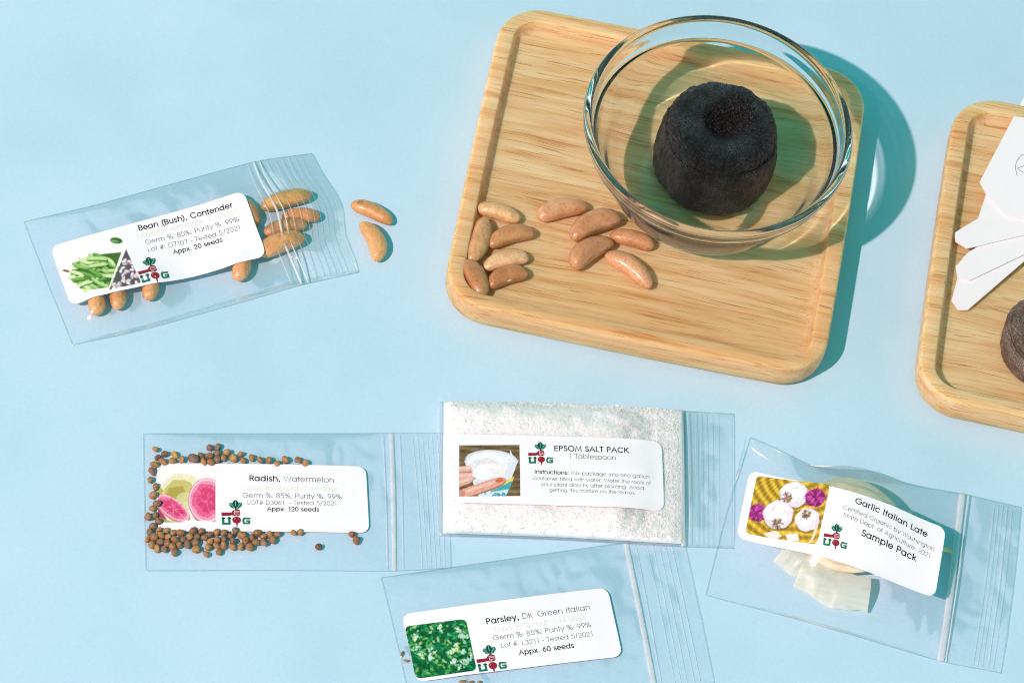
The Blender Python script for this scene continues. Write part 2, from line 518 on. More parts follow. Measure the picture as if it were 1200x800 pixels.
def make_bowl():
    outer = [(0.0, 0.05), (1.6, 0.05), (1.95, 0.03), (2.15, 0.0), (2.35, 0.03), (2.75, 0.18), (3.12, 0.52), (3.45, 1.05), (3.70, 1.65), (3.95, 2.3), (4.11, 2.85), (4.16, 2.96), (4.25, 3.02), (4.33, 3.08), (4.40, 3.4), (4.45, 3.6)]
    rim = [(4.49, 3.70), (4.47, 3.81), (4.36, BH), (4.25, 3.83), (4.19, 3.74)]
    inner = [(4.17, 3.5), (4.13, 3.2), (4.07, 3.05), (3.98, 2.97), (3.91, 2.75), (3.74, 2.25), (3.47, 1.6), (3.18, 1.06), (2.86, 0.68), (2.55, 0.47), (2.25, 0.36), (1.95, 0.33), (1.2, 0.32), (0.0, 0.32)]
    outer = [(r, z*0.93) for r, z in outer]; inner = [(r, z if z < 0.34 else 0.33+(z-0.33)*0.925) for r, z in inner]; rim = [(r, z-0.25) for r, z in rim[:2]]+[(4.36, BH)]+[(r, z-0.25) for r, z in rim[3:]]
    P = smoothprof(outer+rim+inner, 4)
    P = [(max(r, 0.0), max(z, 0.0)) for r, z in P]
    P[0] = (0.0, P[0][1]); P[-1] = (0.0, P[-1][1])
    n = 160
    V, _ = lathe([(r, z+BZ) for r, z in P[1:-1]], n, BX, BY)
    F = gridfaces(n, len(P)-2, True)
    V.append((BX, BY, P[0][1]+BZ)); V.append((BX, BY, P[-1][1]+BZ))
    a, b = len(V)-2, len(V)-1
    last = (len(P)-3)*n
    for k in range(n):
        F.append((a, (k+1) % n, k)); F.append((b, last+k, last+(k+1) % n))
    o = mesh('glass_bowl', V, F, MT['glass'], base=(BX, BY, BZ))
    return o


bowl = make_bowl()
tag(bowl, 'round clear glass bowl on the wooden tray holding the black peat pellet', 'bowl')
bowl.cycles.is_caustics_caster = True


# ------------------------------------------------------------------ peat pellets
def add_weave(o, uvs):
    me = o.data
    l = me.uv_layers.new(name='weave')
    for lp in me.loops:
        l.data[lp.index].uv = uvs[lp.vertex_index]


def make_pellet(name, cx, cy, z0, prof, mat, seed, amp, lump):
    r = np.random.RandomState(seed)
    P = smoothprof(prof, 5)
    n = 200
    tot = np.r_[0, np.cumsum([np.hypot(P[i+1][0]-P[i][0], P[i+1][1]-P[i][1]) for i in range(len(P)-1)])]
    NZ = vnoise((len(P), n+1), (9, 26), seed)-0.5
    NZ2 = vnoise((len(P), n+1), (34, 110), seed+1)-0.5
    NZ3 = vnoise((1, n+1), (1, 9), seed+2)[0]-0.5
    for A in (NZ, NZ2): A[:, -1] = A[:, 0]
    NZ3[-12:] = NZ3[-12:]*np.linspace(1, 0, 12)+NZ3[0]*np.linspace(0, 1, 12)
    V, UV = [], []
    zt = max(p[1] for p in P)
    for j, (rr, z) in enumerate(P):
        for k in range(n):
            a = 2*math.pi*k/n
            f = min(1, rr/0.6)
            d = (NZ[j, k]*lump+NZ2[j, k]*amp+NZ3[k]*lump*0.8)*f
            q = max(rr+d, 0.01)
            V.append((cx+q*math.cos(a), cy+q*math.sin(a), max(z0+z+(NZ[j, k]*lump*0.7+NZ2[j, k]*amp)*(1 if z > 0.2 else 0), z0)))
            side = z < zt*0.84 and rr > 1.0
            UV.append((a*1.8, tot[j]) if side else (q*math.cos(a)*0.8+q*math.sin(a)*0.6, -q*math.cos(a)*0.6+q*math.sin(a)*0.8))
    F = gridfaces(n, len(P), True)
    F.append([(len(P)-1)*n+k for k in range(n)])
    F.append(list(range(n))[::-1])
    root = empty(name, (cx, cy, z0))
    o = mesh('net_sleeve', V, F, mat, parent=root)
    add_weave(o, UV)
    return root


PX, PY, PZ = 5.43, 7.72, BZ+0.335
prof1 = [(1.62, 0.0), (1.86, 0.03), (1.99, 0.2), (2.03, 0.6), (2.02, 1.1), (1.97, 1.7), (1.90, 2.12), (1.83, 2.20), (1.84, 2.28), (1.76, 2.50), (1.58, 2.70), (1.34, 2.84), (1.08, 2.88), (0.86, 2.83), (0.68, 2.73), (0.50, 2.56), (0.30, 2.38), (0.05, 2.32)]
pellet = make_pellet('peat_pellet', PX, PY, PZ, prof1, MT['pellet'], 5, 0.055, 0.075)
tag(pellet, 'wet black peat pellet with a hole in its top inside the glass bowl', 'peat pellet', 'peat pellets')


def crumbs(name, pts, mat, parent, r0, r1, seed):
    """loose grains, one mesh"""
    r = np.random.RandomState(seed)
    ico = [(0, 0, 1), (0.894, 0, 0.447), (0.276, 0.851, 0.447), (-0.724, 0.526, 0.447), (-0.724, -0.526, 0.447), (0.276, -0.851, 0.447),
           (0.724, 0.526, -0.447), (-0.276, 0.851, -0.447), (-0.894, 0, -0.447), (-0.276, -0.851, -0.447), (0.724, -0.526, -0.447), (0, 0, -1)]
    fi = [(0, 1, 2), (0, 2, 3), (0, 3, 4), (0, 4, 5), (0, 5, 1), (1, 6, 2), (2, 7, 3), (3, 8, 4), (4, 9, 5), (5, 10, 1),
          (2, 6, 7), (3, 7, 8), (4, 8, 9), (5, 9, 10), (1, 10, 6), (6, 11, 7), (7, 11, 8), (8, 11, 9), (9, 11, 10), (10, 11, 6)]
    V, F = [], []
    for p in pts:
        s = r.uniform(r0, r1)
        o = len(V)
        for q in ico:
            V.append(tuple(np.array(p)+np.array(q)*s*r.uniform(0.65, 1.3, 3)))
        F += [(a+o, b+o, c+o) for a, b, c in fi]
    return mesh(name, V, F, mat, parent=parent, smooth=False)


rs = np.random.RandomState(3)
pts = []
for _ in range(420):
    a = rs.uniform(0, 2*math.pi); rr = 0.80*math.sqrt(rs.uniform(0, 1))
    z = np.interp(rr, [0, 0.30, 0.50, 0.68, 0.86], [2.32, 2.38, 2.56, 2.72, 2.81])
    pts.append((PX+rr*math.cos(a), PY+rr*math.sin(a), PZ+z))
for _ in range(260):                                           # soil showing through the torn net beside the hole
    a = rs.uniform(-0.35, 1.5); rr = rs.uniform(0.7, 1.25)
    pts.append((PX+rr*math.cos(a), PY+rr*math.sin(a), PZ+np.interp(rr, [0.68, 0.86, 1.08, 1.34], [2.72, 2.82, 2.87, 2.83])))
crumbs('soil_filling', pts, MT['soil'], pellet, 0.02, 0.07, 4)
pts = []
for _ in range(150):
    a = rs.uniform(0.1, 1.1)*math.pi if rs.rand() < 0.7 else rs.uniform(0, 2*math.pi)
    zz = rs.uniform(2.15, 2.68); rr = np.interp(zz, [2.12, 2.20, 2.28, 2.50, 2.70], [1.90, 1.83, 1.84, 1.76, 1.58])
    pts.append((PX+rr*math.cos(a), PY+rr*math.sin(a), PZ+zz))
o = crumbs('soil_fringe', pts, MT['soil'], pellet, 0.012, 0.04, 5)
for ob in pellet.children: ob.cycles.is_caustics_receiver = True

p2 = at(1236, 413, TRAY_FLOOR)
prof2 = [(1.3, 0.0), (1.62, 0.04), (1.70, 0.2), (1.66, 0.42), (1.58, 0.5), (1.66, 0.58), (1.70, 0.8), (1.66, 0.98), (1.55, 1.06), (1.50, 1.04), (1.52, 1.12), (1.40, 1.3), (1.25, 1.36), (0.9, 1.38), (0.4, 1.36), (0.05, 1.36)]
pel2 = make_pellet('peat_pellet', p2[0]-0.18, p2[1], TRAY_FLOOR+0.004, prof2, MT['pellet2'], 15, 0.045, 0.05)
tag(pel2, 'dry brown ridged peat pellet at the frame edge below the white plant markers', 'peat pellet', 'peat pellets')


# ------------------------------------------------------------------ beans
def bean_mesh_verts(L, Wd, H, bend, seed):
    r = np.random.RandomState(seed)
    nu, nv = 34, 26
    V = []
    us = np.sin(np.linspace(-math.pi/2, math.pi/2, nu))
    skew = r.uniform(-0.12, 0.12)
    for u in us:
        x = u*L/2
        rr = (max(1e-4, 1-abs(u)**2.7))**0.5
        cy = bend*(0.45-u*u)
        for k in range(nv):
            a = 2*math.pi*k/nv
            w = Wd/2*rr*(1+skew*u)
            ca, sa = math.cos(a), math.sin(a)
            # the hollow (hilum) side is flatter
            fl = 1.0-0.16*max(0, -ca)*(1-u*u)*(1 if bend >= 0 else 0)
            y = cy+w*ca*fl
            z = H/2*rr*(1+skew*u)*sa
            V.append((x, y, z))
    F = gridfaces(nv, nu, True)
    F.append(list(range(nv))[::-1]); F.append([(nu-1)*nv+k for k in range(nv)])
    return np.array(V), F


BEANS = []


def bean(a, b, wpx, bend, col, z0, label, cat='bean', group=None, roll=0.0, tilt=0.0, seed=None, zc=None, hilum=False):
    """a, b: the two tips in the photograph; bend > 0 bows to the left of a->b"""
    H = wpx/37.0*0.92
    zc = z0+H/2 if zc is None else zc
    A = at(*a, zc); B = at(*b, zc)
    d = (B-A)[:2]; L = float(np.hypot(*d)); th = math.atan2(d[1], d[0])
    Wd = wpx/37.0*1.19
    seed = seed if seed is not None else len(BEANS)+1
    V, F = bean_mesh_verts(L, Wd, H, abs(bend), seed)
    if bend < 0: V[:, 1] *= -1; F = [f[::-1] for f in F]
    c, s = math.cos(roll), math.sin(roll)
    V = np.c_[V[:, 0], V[:, 1]*c-V[:, 2]*s, V[:, 1]*s+V[:, 2]*c]
    c, s = math.cos(tilt), math.sin(tilt)
    V = np.c_[V[:, 0]*c-V[:, 2]*s, V[:, 1], V[:, 0]*s+V[:, 2]*c]
    dz = (z0+0.005)-V[:, 2].min() if zc is None or tilt == 0 else zc
    V[:, 2] += z0+0.005-V[:, 2].min()
    c, s = math.cos(th), math.sin(th)
    ctr = (A+B)/2
    W = np.c_[V[:, 0]*c-V[:, 1]*s+ctr[0], V[:, 0]*s+V[:, 1]*c+ctr[1], V[:, 2]]
    # local axes follow the bean, so that its skin pattern does too
    base = np.array([ctr[0], ctr[1], z0])
    o = mesh('bean', np.c_[V[:, 0], V[:, 1], V[:, 2]-z0], F, MT['bean'], base=(0, 0, 0))
    o.location = (base*S).tolist(); o.rotation_euler = (0, 0, th); o['_base'] = base.tolist()
    o.color = (*srgb(*col), 1)
    tag(o, label, cat, group)
    if hilum:
        hv = []
        n = 14
        sg = 1 if bend > 0 else -1
        for k in range(n):
            t_ = 2*math.pi*k/n
            hv.append((0.15*math.cos(t_), sg*(-Wd*0.37+abs(bend)*0.45)-0.012*math.sin(t_), H*0.66+0.045*math.sin(t_)))
        # a small raised oval on the hollow side
        hv.append((0, sg*(-Wd*0.44+abs(bend)*0.45), H*0.67))
        hf = [(k, (k+1) % n, n) for k in range(n)]
        h = bpy.data.meshes.new('hilum')
        h.from_pydata((np.array(hv)*S).tolist(), [], hf)
        h.materials.append(MT['stem'])
        ho = bpy.data.objects.new('hilum', h); COL.objects.link(ho); ho.parent = o
    BEANS.append((o, W))
    return W


G_T = 'beans lying loose on the wooden tray'
zt = TRAY_FLOOR
P20 = lambda x, y: (520+x*0.21667, 220+y*0.21667)
def tb_(a, b, w, bend, col, label, **k): return bean(P20(*a), P20(*b), w, bend, col, zt, label, group=G_T, **k)
tb_((177, 100), (418, 172), 20, 0.05, (214, 176, 128), 'palest bean at the top of the cluster by the tray left rim')
tb_((228, 165), (150, 405), 23, 0.06, (196, 152, 108), 'upright tan bean against the tray left rim, below the palest bean')
tb_((236, 300), (488, 228), 21.5, 0.17, (188, 136, 90), 'brown bean with its hollow side down, just under the palest bean')
tb_((212, 425), (455, 365), 21, 0.12, (220, 180, 138), 'light cream bean lying along the top of a darker brown bean')
tb_((118, 392), (218, 592), 24.5, 0.05, (178, 128, 84), 'dark brown bean wedged in the tray corner')
tb_((232, 522), (448, 446), 21.5, 0.16, (176, 122, 78), 'brown bean with a white hilum beside the bean in the tray corner', hilum=True)
tb_((500, 150), (778, 92), 23, 0.13, (204, 156, 114), 'smooth pinkish tan bean nearest the top of the middle cluster')
tb_((678, 262), (948, 142), 27, 0.18, (190, 140, 100), 'largest wrinkled brown bean, nearest the glass bowl')
tb_((682, 415), (905, 278), 26, 0.16, (184, 134, 94), 'plump wrinkled bean under the largest bean of the middle cluster')
tb_((900, 252), (1140, 310), 20.5, 0.05, (194, 140, 98), 'smooth bean lying level under the glass bowl rim')
tb_((884, 348), (1130, 528), 23, 0.16, (206, 158, 120), 'pinkish wrinkled bean slanting down, lowest of the middle cluster')

P8 = lambda x, y: (400+x*0.125, 220+y*0.125)
G_O = 'beans spilled on the blue table'
bean(P8(98, 140), P8(482, 320), 18.5, 0.08, (200, 148, 92), 0.0, 'bean with a dark patch on one end on the blue table', group=G_O)
bean(P8(215, 318), P8(375, 678), 21.5, 0.17, (212, 164, 110), 0.0, 'plain tan bean on the blue table under the dark ended one', group=G_O)
# dark patch of the first spilled bean: a stain in its skin
def stain(o, loc, r, col):
    m = MT['bean'].copy(); m.name = 'stained_bean_skin'
    t = m.node_tree
    pb = [n for n in t.nodes if n.type == 'BSDF_PRINCIPLED'][0]
    src = pb.inputs['Base Color'].links[0].from_socket
    tc = t.nodes.new('ShaderNodeTexCoord')
    nz = t.nodes.new('ShaderNodeTexNoise'); nz.inputs['Scale'].default_value = 9.0
    t.links.new(tc.outputs['Object'], nz.inputs['Vector'])
    d = t.nodes.new('ShaderNodeVectorMath'); d.operation = 'DISTANCE'
    t.links.new(tc.outputs['Object'], d.inputs[0]); d.inputs[1].default_value = tuple(v*S for v in loc)
    ad = t.nodes.new('ShaderNodeMath'); ad.operation = 'MULTIPLY_ADD'
    t.links.new(nz.outputs[0], ad.inputs[0]); ad.inputs[1].default_value = r*S*0.9; t.links.new(d.outputs['Value'], ad.inputs[2])
    rp = t.nodes.new('ShaderNodeMapRange'); t.links.new(ad.outputs[0], rp.inputs[0])
    rp.inputs[1].default_value = r*S*1.5; rp.inputs[2].default_value = r*S*0.8; rp.inputs[3].default_value = 0; rp.inputs[4].default_value = 0.85
    mx = t.nodes.new('ShaderNodeMix'); mx.data_type = 'RGBA'
    t.links.new(rp.outputs[0], mx.inputs[0]); t.links.new(src, mx.inputs[6]); mx.inputs[7].default_value = (*srgb(*col), 1)
    t.links.new(mx.outputs[2], pb.inputs['Base Color'])
    o.data.materials.clear(); o.data.materials.append(m)
stain(BEANS[-2][0], (-0.52, 0.02, 0.50), 0.15, (132, 84, 46))

# ------------------------------------------------------------------ stroke lettering (round geometric letters)
def arc(cx, cy, rx, ry, a0, a1, n=18):
    return [(cx+rx*math.cos(math.radians(a0+(a1-a0)*k/n)), cy+ry*math.sin(math.radians(a0+(a1-a0)*k/n))) for k in range(n+1)]


def ring(cx, cy, rx, ry=None): return arc(cx, cy, rx, ry or rx, 0, 360, 22)


D = lambda x, y: [(x-0.018, y), (x+0.018, y)]
GL = {
 'a': (.66, [ring(.29, .27, .25, .27), [(.55, 0), (.55, .54)]]), 'b': (.66, [[(.08, 0), (.08, .76)], ring(.34, .27, .25, .27)]),
 'c': (.58, [arc(.31, .27, .26, .27, 45, 315)]), 'd': (.66, [ring(.29, .27, .25, .27), [(.55, 0), (.55, .76)]]),
 'e': (.62, [[(.05, .27), (.56, .27)] + arc(.305, .27, .255, .27, 0, 315)]), 'f': (.32, [[(.12, 0), (.12, .62)] + arc(.24, .62, .12, .14, 180, 80, 8), [(.0, .52), (.27, .52)]]),
 'g': (.66, [ring(.29, .27, .25, .27), [(.55, .54), (.55, .0)] + arc(.3, -.0, .25, .21, 0, -150, 12)]),
 'h': (.60, [[(.08, 0), (.08, .76)], arc(.3, .31, .22, .23, 180, 0, 12)+[(.52, 0)]]), 'i': (.22, [[(.11, 0), (.11, .54)], D(.11, .71)]),
 'k': (.50, [[(.08, 0), (.08, .76)], [(.42, .54), (.1, .24)], [(.2, .33), (.46, 0)]]), 'l': (.2, [[(.1, 0), (.1, .76)]]),
 'm': (.94, [[(.08, 0), (.08, .54)], arc(.27, .34, .19, .2, 180, 0, 12)+[(.46, 0)], arc(.65, .34, .19, .2, 180, 0, 12)+[(.84, 0)]]),
 'n': (.60, [[(.08, 0), (.08, .54)], arc(.3, .31, .22, .23, 180, 0, 12)+[(.52, 0)]]), 'o': (.64, [ring(.32, .27, .27)]),
 'p': (.66, [[(.08, .54), (.08, -.22)], ring(.34, .27, .25, .27)]), 'r': (.34, [[(.08, 0), (.08, .54)], arc(.27, .33, .19, .21, 180, 80, 8)]),
 's': (.42, [arc(.21, .405, .14, .135, 40, 250, 10)+arc(.21, .135, .15, .135, 80, -150, 12)]),
 't': (.30, [[(.14, 0), (.14, .74)], [(.0, .52), (.28, .52)]]), 'u': (.60, [[(.08, .54), (.08, .24)]+arc(.295, .24, .215, .24, 180, 360, 12)+[(.51, .54)], [(.51, .3), (.51, 0)]]),
 'v': (.54, [[(.04, .54), (.27, 0), (.5, .54)]]), 'w': (.78, [[(.04, .54), (.22, 0), (.39, .5), (.56, 0), (.74, .54)]]),
 'x': (.50, [[(.05, .54), (.45, 0)], [(.45, .54), (.05, 0)]]), 'y': (.54, [[(.04, .54), (.27, .02)], [(.5, .54), (.17, -.22)]]),
 'A': (.74, [[(.04, 0), (.37, .74), (.70, 0)], [(.16, .26), (.58, .26)]]), 'B': (.60, [[(.1, 0), (.1, .74), (.3, .74)]+arc(.3, .565, .19, .175, 90, -90, 10)+[(.1, .39)], [(.3, .39)]+arc(.32, .195, .22, .195, 90, -90, 10)+[(.1, 0)]]),
 'C': (.80, [arc(.42, .37, .36, .37, 42, 318, 22)]), 'D': (.74, [[(.1, 0), (.1, .74), (.3, .74)]+arc(.3, .37, .36, .37, 90, -90, 16)+[(.1, 0)]]),
 'E': (.54, [[(.48, 0), (.1, 0), (.1, .74), (.48, .74)], [(.1, .4), (.46, .4)]]), 'G': (.86, [arc(.43, .37, .37, .37, 45, 360, 24)+[(.46, .37)]]),
 'I': (.24, [[(.12, 0), (.12, .74)]]), 'K': (.62, [[(.1, 0), (.1, .74)], [(.56, .74), (.12, .34)], [(.24, .44), (.6, 0)]]),
 'L': (.48, [[(.1, .74), (.1, 0), (.45, 0)]]), 'M': (.90, [[(.08, 0), (.18, .74), (.45, .1), (.72, .74), (.82, 0)]]), 'O': (.86, [ring(.43, .37, .37)]),
 'P': (.58, [[(.1, 0), (.1, .74), (.3, .74)]+arc(.3, .545, .21, .195, 90, -90, 10)+[(.1, .35)]]), 'R': (.60, [[(.1, 0), (.1, .74), (.3, .74)]+arc(.3, .55, .2, .19, 90, -90, 10)+[(.1, .36)], [(.3, .36), (.55, 0)]]),
 'S': (.52, [arc(.26, .56, .17, .18, 30, 260, 12)+arc(.26, .195, .2, .195, 85, -160, 14)]), 'T': (.48, [[(.24, 0), (.24, .74)], [(.03, .74), (.45, .74)]]),
 'W': (.98, [[(.04, .74), (.26, 0), (.49, .7), (.72, 0), (.94, .74)]]),
 '0': (.58, [ring(.29, .37, .23, .37)]), '1': (.46, [[(.16, .68), (.28, .74), (.28, 0)]]), '2': (.56, [arc(.28, .53, .21, .21, 170, -25, 12)+[(.06, 0), (.5, 0)]]),
 '3': (.56, [arc(.26, .555, .18, .18, 150, -90, 12), arc(.27, .19, .21, .19, 90, -150, 12)]), '5': (.56, [[(.46, .74), (.19, .74), (.12, .42)]+arc(.27, .23, .22, .23, 110, -150, 14)]),
 '6': (.56, [ring(.28, .23, .22, .23), [(.1, .36), (.36, .74)]]), '7': (.54, [[(.06, .74), (.48, .74), (.18, 0)]]), '8': (.56, [ring(.28, .56, .17, .18), ring(.28, .2, .21, .2)]),
 '9': (.56, [ring(.28, .51, .22, .23), [(.47, .38), (.2, 0)]]), '4': (.58, [[(.42, 0), (.42, .74), (.05, .2), (.54, .2)]]),
 '%': (.78, [ring(.18, .57, .14, .17), ring(.6, .17, .14, .17), [(.58, .74), (.2, 0)]]), '#': (.62, [[(.18, 0), (.28, .74)], [(.36, 0), (.46, .74)], [(.06, .48), (.58, .48)], [(.04, .24), (.56, .24)]]),
 ':': (.24, [D(.12, .06), D(.12, .46)]), ';': (.24, [D(.12, .46), [(.13, .06), (.08, -.1)]]), ',': (.24, [[(.13, .05), (.08, -.12)]]), '.': (.24, [D(.12, .05)]),
 '(': (.32, [arc(.66, .3, .52, .62, 128, 232, 12)]), ')': (.32, [arc(-.34, .3, .52, .62, 52, -52, 12)]), '-': (.34, [[(.05, .27), (.29, .27)]]), '/': (.44, [[(.38, .78), (.06, -.1)]]),
 ' ': (.30, []),
}


def layout(runs, track=0.03):
    """runs: [(text, weight)] -> strokes [(points, weight)], total width, in em"""
    x, out = 0.0, []
    for txt, w in runs:
        for ch in txt:
            adv, strokes = GL[ch]
            for s in strokes: out.append(([(px+x, py) for px, py in s], w))
            x += adv+track+(0.035 if w > 0.09 else 0)
    return out, x-track


def ribbon(pts, hw):
    """mitred strip along a polyline -> vertices, faces (2-D)"""
    P = [np.array(p, float) for p in pts]
    Q = [P[0]]
    for p in P[1:]:
        if np.hypot(*(p-Q[-1])) > 1e-6: Q.append(p)
    if len(Q) < 2: return [], []
    closed = len(Q) > 3 and np.hypot(*(Q[0]-Q[-1])) < 1e-4
    if closed: Q = Q[:-1]
    n = len(Q)
    V = []
    for i in range(n):
        a = Q[i]-Q[i-1] if (i > 0 or closed) else Q[1]-Q[0]
        b = Q[(i+1) % n]-Q[i] if (i < n-1 or closed) else Q[i]-Q[i-1]
        a = a/np.hypot(*a); b = b/np.hypot(*b)
        t = a+b; l = np.hypot(*t)
        t = a if l < 0.3 else t/l
        nn = np.array([-t[1], t[0]])
        k = min(1/max(0.5, abs(t@b)), 1.6)
        e = np.zeros(2)
        if not closed:
            if i == 0: e = -b*hw*0.8
            if i == n-1: e = a*hw*0.8
        V.append(Q[i]+nn*hw*k+e); V.append(Q[i]-nn*hw*k+e)
    F = [(2*i, 2*i+1, 2*((i+1) % n)+1, 2*((i+1) % n)) for i in range(n if closed else n-1)]
    return V, F


# ------------------------------------------------------------------ painted pictures (printed on the labels)
class Paint:
    def __init__(s, w, h, bg, asp):
        s.w, s.h = w, h
        s.X, s.Y = np.meshgrid((np.arange(w)+0.5)/w*asp, (np.arange(h)+0.5)/h)   # y down, units of the height
        s.im = np.ones((h, w, 3))*np.array(bg, float)
        s.px = 1.0/h

    def put(s, d, col, a=1.0):
        """d: signed distance, inside < 0"""
        m = np.clip(0.5-d/(s.px*1.3), 0, 1)*a
        s.im = s.im*(1-m[..., None])+np.asarray(col, float)*m[..., None]

    def ell(s, cx, cy, rx, ry, rot, col, a=1.0, wob=0, seed=0):
        c, n = math.cos(rot), math.sin(rot)
        u = ((s.X-cx)*c+(s.Y-cy)*n)/rx; v = (-(s.X-cx)*n+(s.Y-cy)*c)/ry
        r = np.hypot(u, v)
        if wob:
            th = np.arctan2(v, u); r = r*(1+wob*np.sin(th*5+seed)+wob*0.7*np.sin(th*9+seed*2))
        s.put((r-1)*min(rx, ry), col, a)

    def cap(s, x0, y0, x1, y1, r, col, a=1.0, bend=0):
        d = np.array([x1-x0, y1-y0]); L2 = d@d
        t = np.clip(((s.X-x0)*d[0]+(s.Y-y0)*d[1])/L2, 0, 1)
        nx, ny = -d[1], d[0]
        cx = x0+d[0]*t+nx*bend*4*t*(1-t); cy = y0+d[1]*t+ny*bend*4*t*(1-t)
        rr = r*(0.55+0.45*np.sqrt(np.clip(1-(2*t-1)**4, 0, 1)))
        s.put(np.hypot(s.X-cx, s.Y-cy)-rr, col, a)

    def poly(s, pts, col, a=1.0):
        P = np.array(pts, float)
        ins = np.zeros(s.X.shape, bool); dm = np.full(s.X.shape, 1e9)
        for i in range(len(P)):
            (x0, y0), (x1, y1) = P[i], P[(i+1) % len(P)]
            c = ((y0 > s.Y) != (y1 > s.Y)) & (s.X < (x1-x0)*(s.Y-y0)/((y1-y0) or 1e-9)+x0)
            ins ^= c
            d = np.array([x1-x0, y1-y0]); t = np.clip(((s.X-x0)*d[0]+(s.Y-y0)*d[1])/(d@d+1e-12), 0, 1)
            dm = np.minimum(dm, np.hypot(s.X-x0-d[0]*t, s.Y-y0-d[1]*t))
        s.put(np.where(ins, -dm, dm), col, a)

    def grain(s, amt, cells, seed):
        n = vnoise((s.h, s.w), cells, seed)-0.5
        s.im = np.clip(s.im+n[..., None]*amt, 0, 255)


def pic_beans():
    p = Paint(120, 104, (250, 250, 250), 1.15)
    r = np.random.RandomState(2)
    p.im += ((vnoise((104, 120), (7, 8), 3)-0.5)*14)[..., None]
    p.ell(0.98, 0.12, 0.10, 0.055, 0.5, (60, 110, 50)); p.ell(0.95, 0.12, 0.06, 0.02, 0.5, (120, 170, 90))
    p.cap(0.1, 0.42, 0.02, 0.36, 0.02, (120, 100, 80))
    p.poly([(0.12, 0.42), (0.5, 0.25), (1.02, 0.36), (0.62, 0.98), (0.3, 0.97), (0.1, 0.7)], (70, 110, 45))
    for k in range(46):
        x = r.uniform(0.1, 0.85); y = r.uniform(0.3, 0.88)
        if y < 0.42 and x < 0.25: continue
        a = r.normal(0.55, 0.35); L = r.uniform(0.16, 0.3)
        dx, dy = L*math.cos(a), L*math.sin(a)
        g = r.choice(5)
        c = [(126, 176, 84), (158, 200, 118), (196, 222, 160), (98, 150, 62), (176, 210, 132)][g]
        b = r.uniform(-0.15, 0.15)
        p.cap(x-dx*.6+0.01, y-dy*.6+0.022, x+dx*.6+0.01, y+dy*.6+0.022, 0.036, (52, 88, 36), 0.75, b)
        p.cap(x-dx*.6, y-dy*.6, x+dx*.6, y+dy*.6, 0.033, c, 1, b)
        p.cap(x-dx*.5, y-dy*.5-0.01, x+dx*.5, y+dy*.5-0.01, 0.010, tuple(min(255, v+40) for v in c), 0.8, b)
    p.poly([(0, 1.01), (0, 0.4), (0.10, 0.62), (0.22, 0.9), (0.62, 0.94), (0.60, 1.01)], (250, 250, 250))
    p.poly([(1.16, 0.22), (0.60, 1.02), (1.16, 1.02)], (92, 84, 88))
    for k in range(120):
        x = r.uniform(0.6, 1.16); y = r.uniform(0.25, 1.0)
        if (x-0.60)/0.56+(y-1.02)/0.80*(-1)*-1 < 0.08: continue
        a = r.uniform(0, 3.1)
        p.ell(x, y, 0.045, 0.028, a, (150, 132, 140)); p.ell(x-0.004, y-0.006, 0.038, 0.023, a, r.choice([228, 240, 214])+np.array([0, -8, -4]))
    p.poly([(1.16, 0.15), (1.13, 0.22), (0.585, 1.02), (0.565, 1.02), (1.10, 0.2)], (252, 252, 252))
    p.poly([(1.085, 0.2), (1.16, 0.2), (1.16, 1.02), (1.13, 0.85)], (250, 250, 250))
    return p


def pic_radish():
    p = Paint(104, 100, (249, 248, 248), 1.055)
    p.im += ((vnoise((100, 104), (5, 6), 5)-0.5)*10)[..., None]
    n = vnoise((100, 104), (12, 12), 7)
    p.ell(0.42, 0.42, 0.38, 0.30, -0.3, (222, 216, 150), 0.55, 0.03); p.ell(0.38, 0.45, 0.27, 0.22, -0.4, (186, 176, 84), 0.7, 0.04)
    p.ell(0.33, 0.47, 0.18, 0.12, -0.3, (160, 146, 50), 0.6, 0.08, 2); p.ell(0.55, 0.62, 0.22, 0.16, 0.3, (214, 214, 156), 0.8)
    p.ell(0.02, 0.45, 0.08, 0.10, 0, (178, 168, 70), 0.8, 0.1)
    p.poly([(0, 0.70), (0.2, 1.0), (0, 1.0)], (170, 60, 100)); p.poly([(0, 0.9), (0.35, 1.01), (0, 1.01)], (176, 160, 90))
    for cx, cy, rx, ry, rot, sd in ((0.27, 0.74, 0.35, 0.165, 0.62, 1), (0.90, 0.60, 0.335, 0.40, 0.0, 2)):
        p.ell(cx+0.02, cy+0.045, rx*1.02, ry*1.06, rot, (196, 190, 128)); p.ell(cx, cy+0.01, rx*1.02, ry*1.04, rot, (206, 96, 120), 0.9)
        p.ell(cx, cy, rx*0.99, ry*0.99, rot, (246, 206, 222)); p.ell(cx, cy, rx*0.92, ry*0.9, rot, (238, 150, 184))
        p.ell(cx, cy, rx*0.80, ry*0.76, rot, (226, 92, 140), 0.9, 0.04, sd); p.ell(cx+0.02, cy, rx*0.6, ry*0.55, rot, (214, 60, 112), 0.85, 0.08, sd)
        r = np.random.RandomState(sd)
        for k in range(70):
            a = r.uniform(0, 6.28); q = r.uniform(0.05, 0.85)
            x = q*rx*math.cos(a); y = q*ry*math.sin(a); c, s_ = math.cos(rot), math.sin(rot)
            X0, Y0 = cx+x*c-y*s_, cy+x*s_+y*c
            p.ell(X0, Y0, 0.030, 0.007, a+rot, (248, 176, 204) if k % 2 else (200, 40, 96), 0.55)
    p.poly([(0.4, 1.02), (0.5, 0.96), (1.06, 0.985), (1.06, 1.02)], (250, 249, 248))
    p.grain(10, (50, 50), 3)
    return p


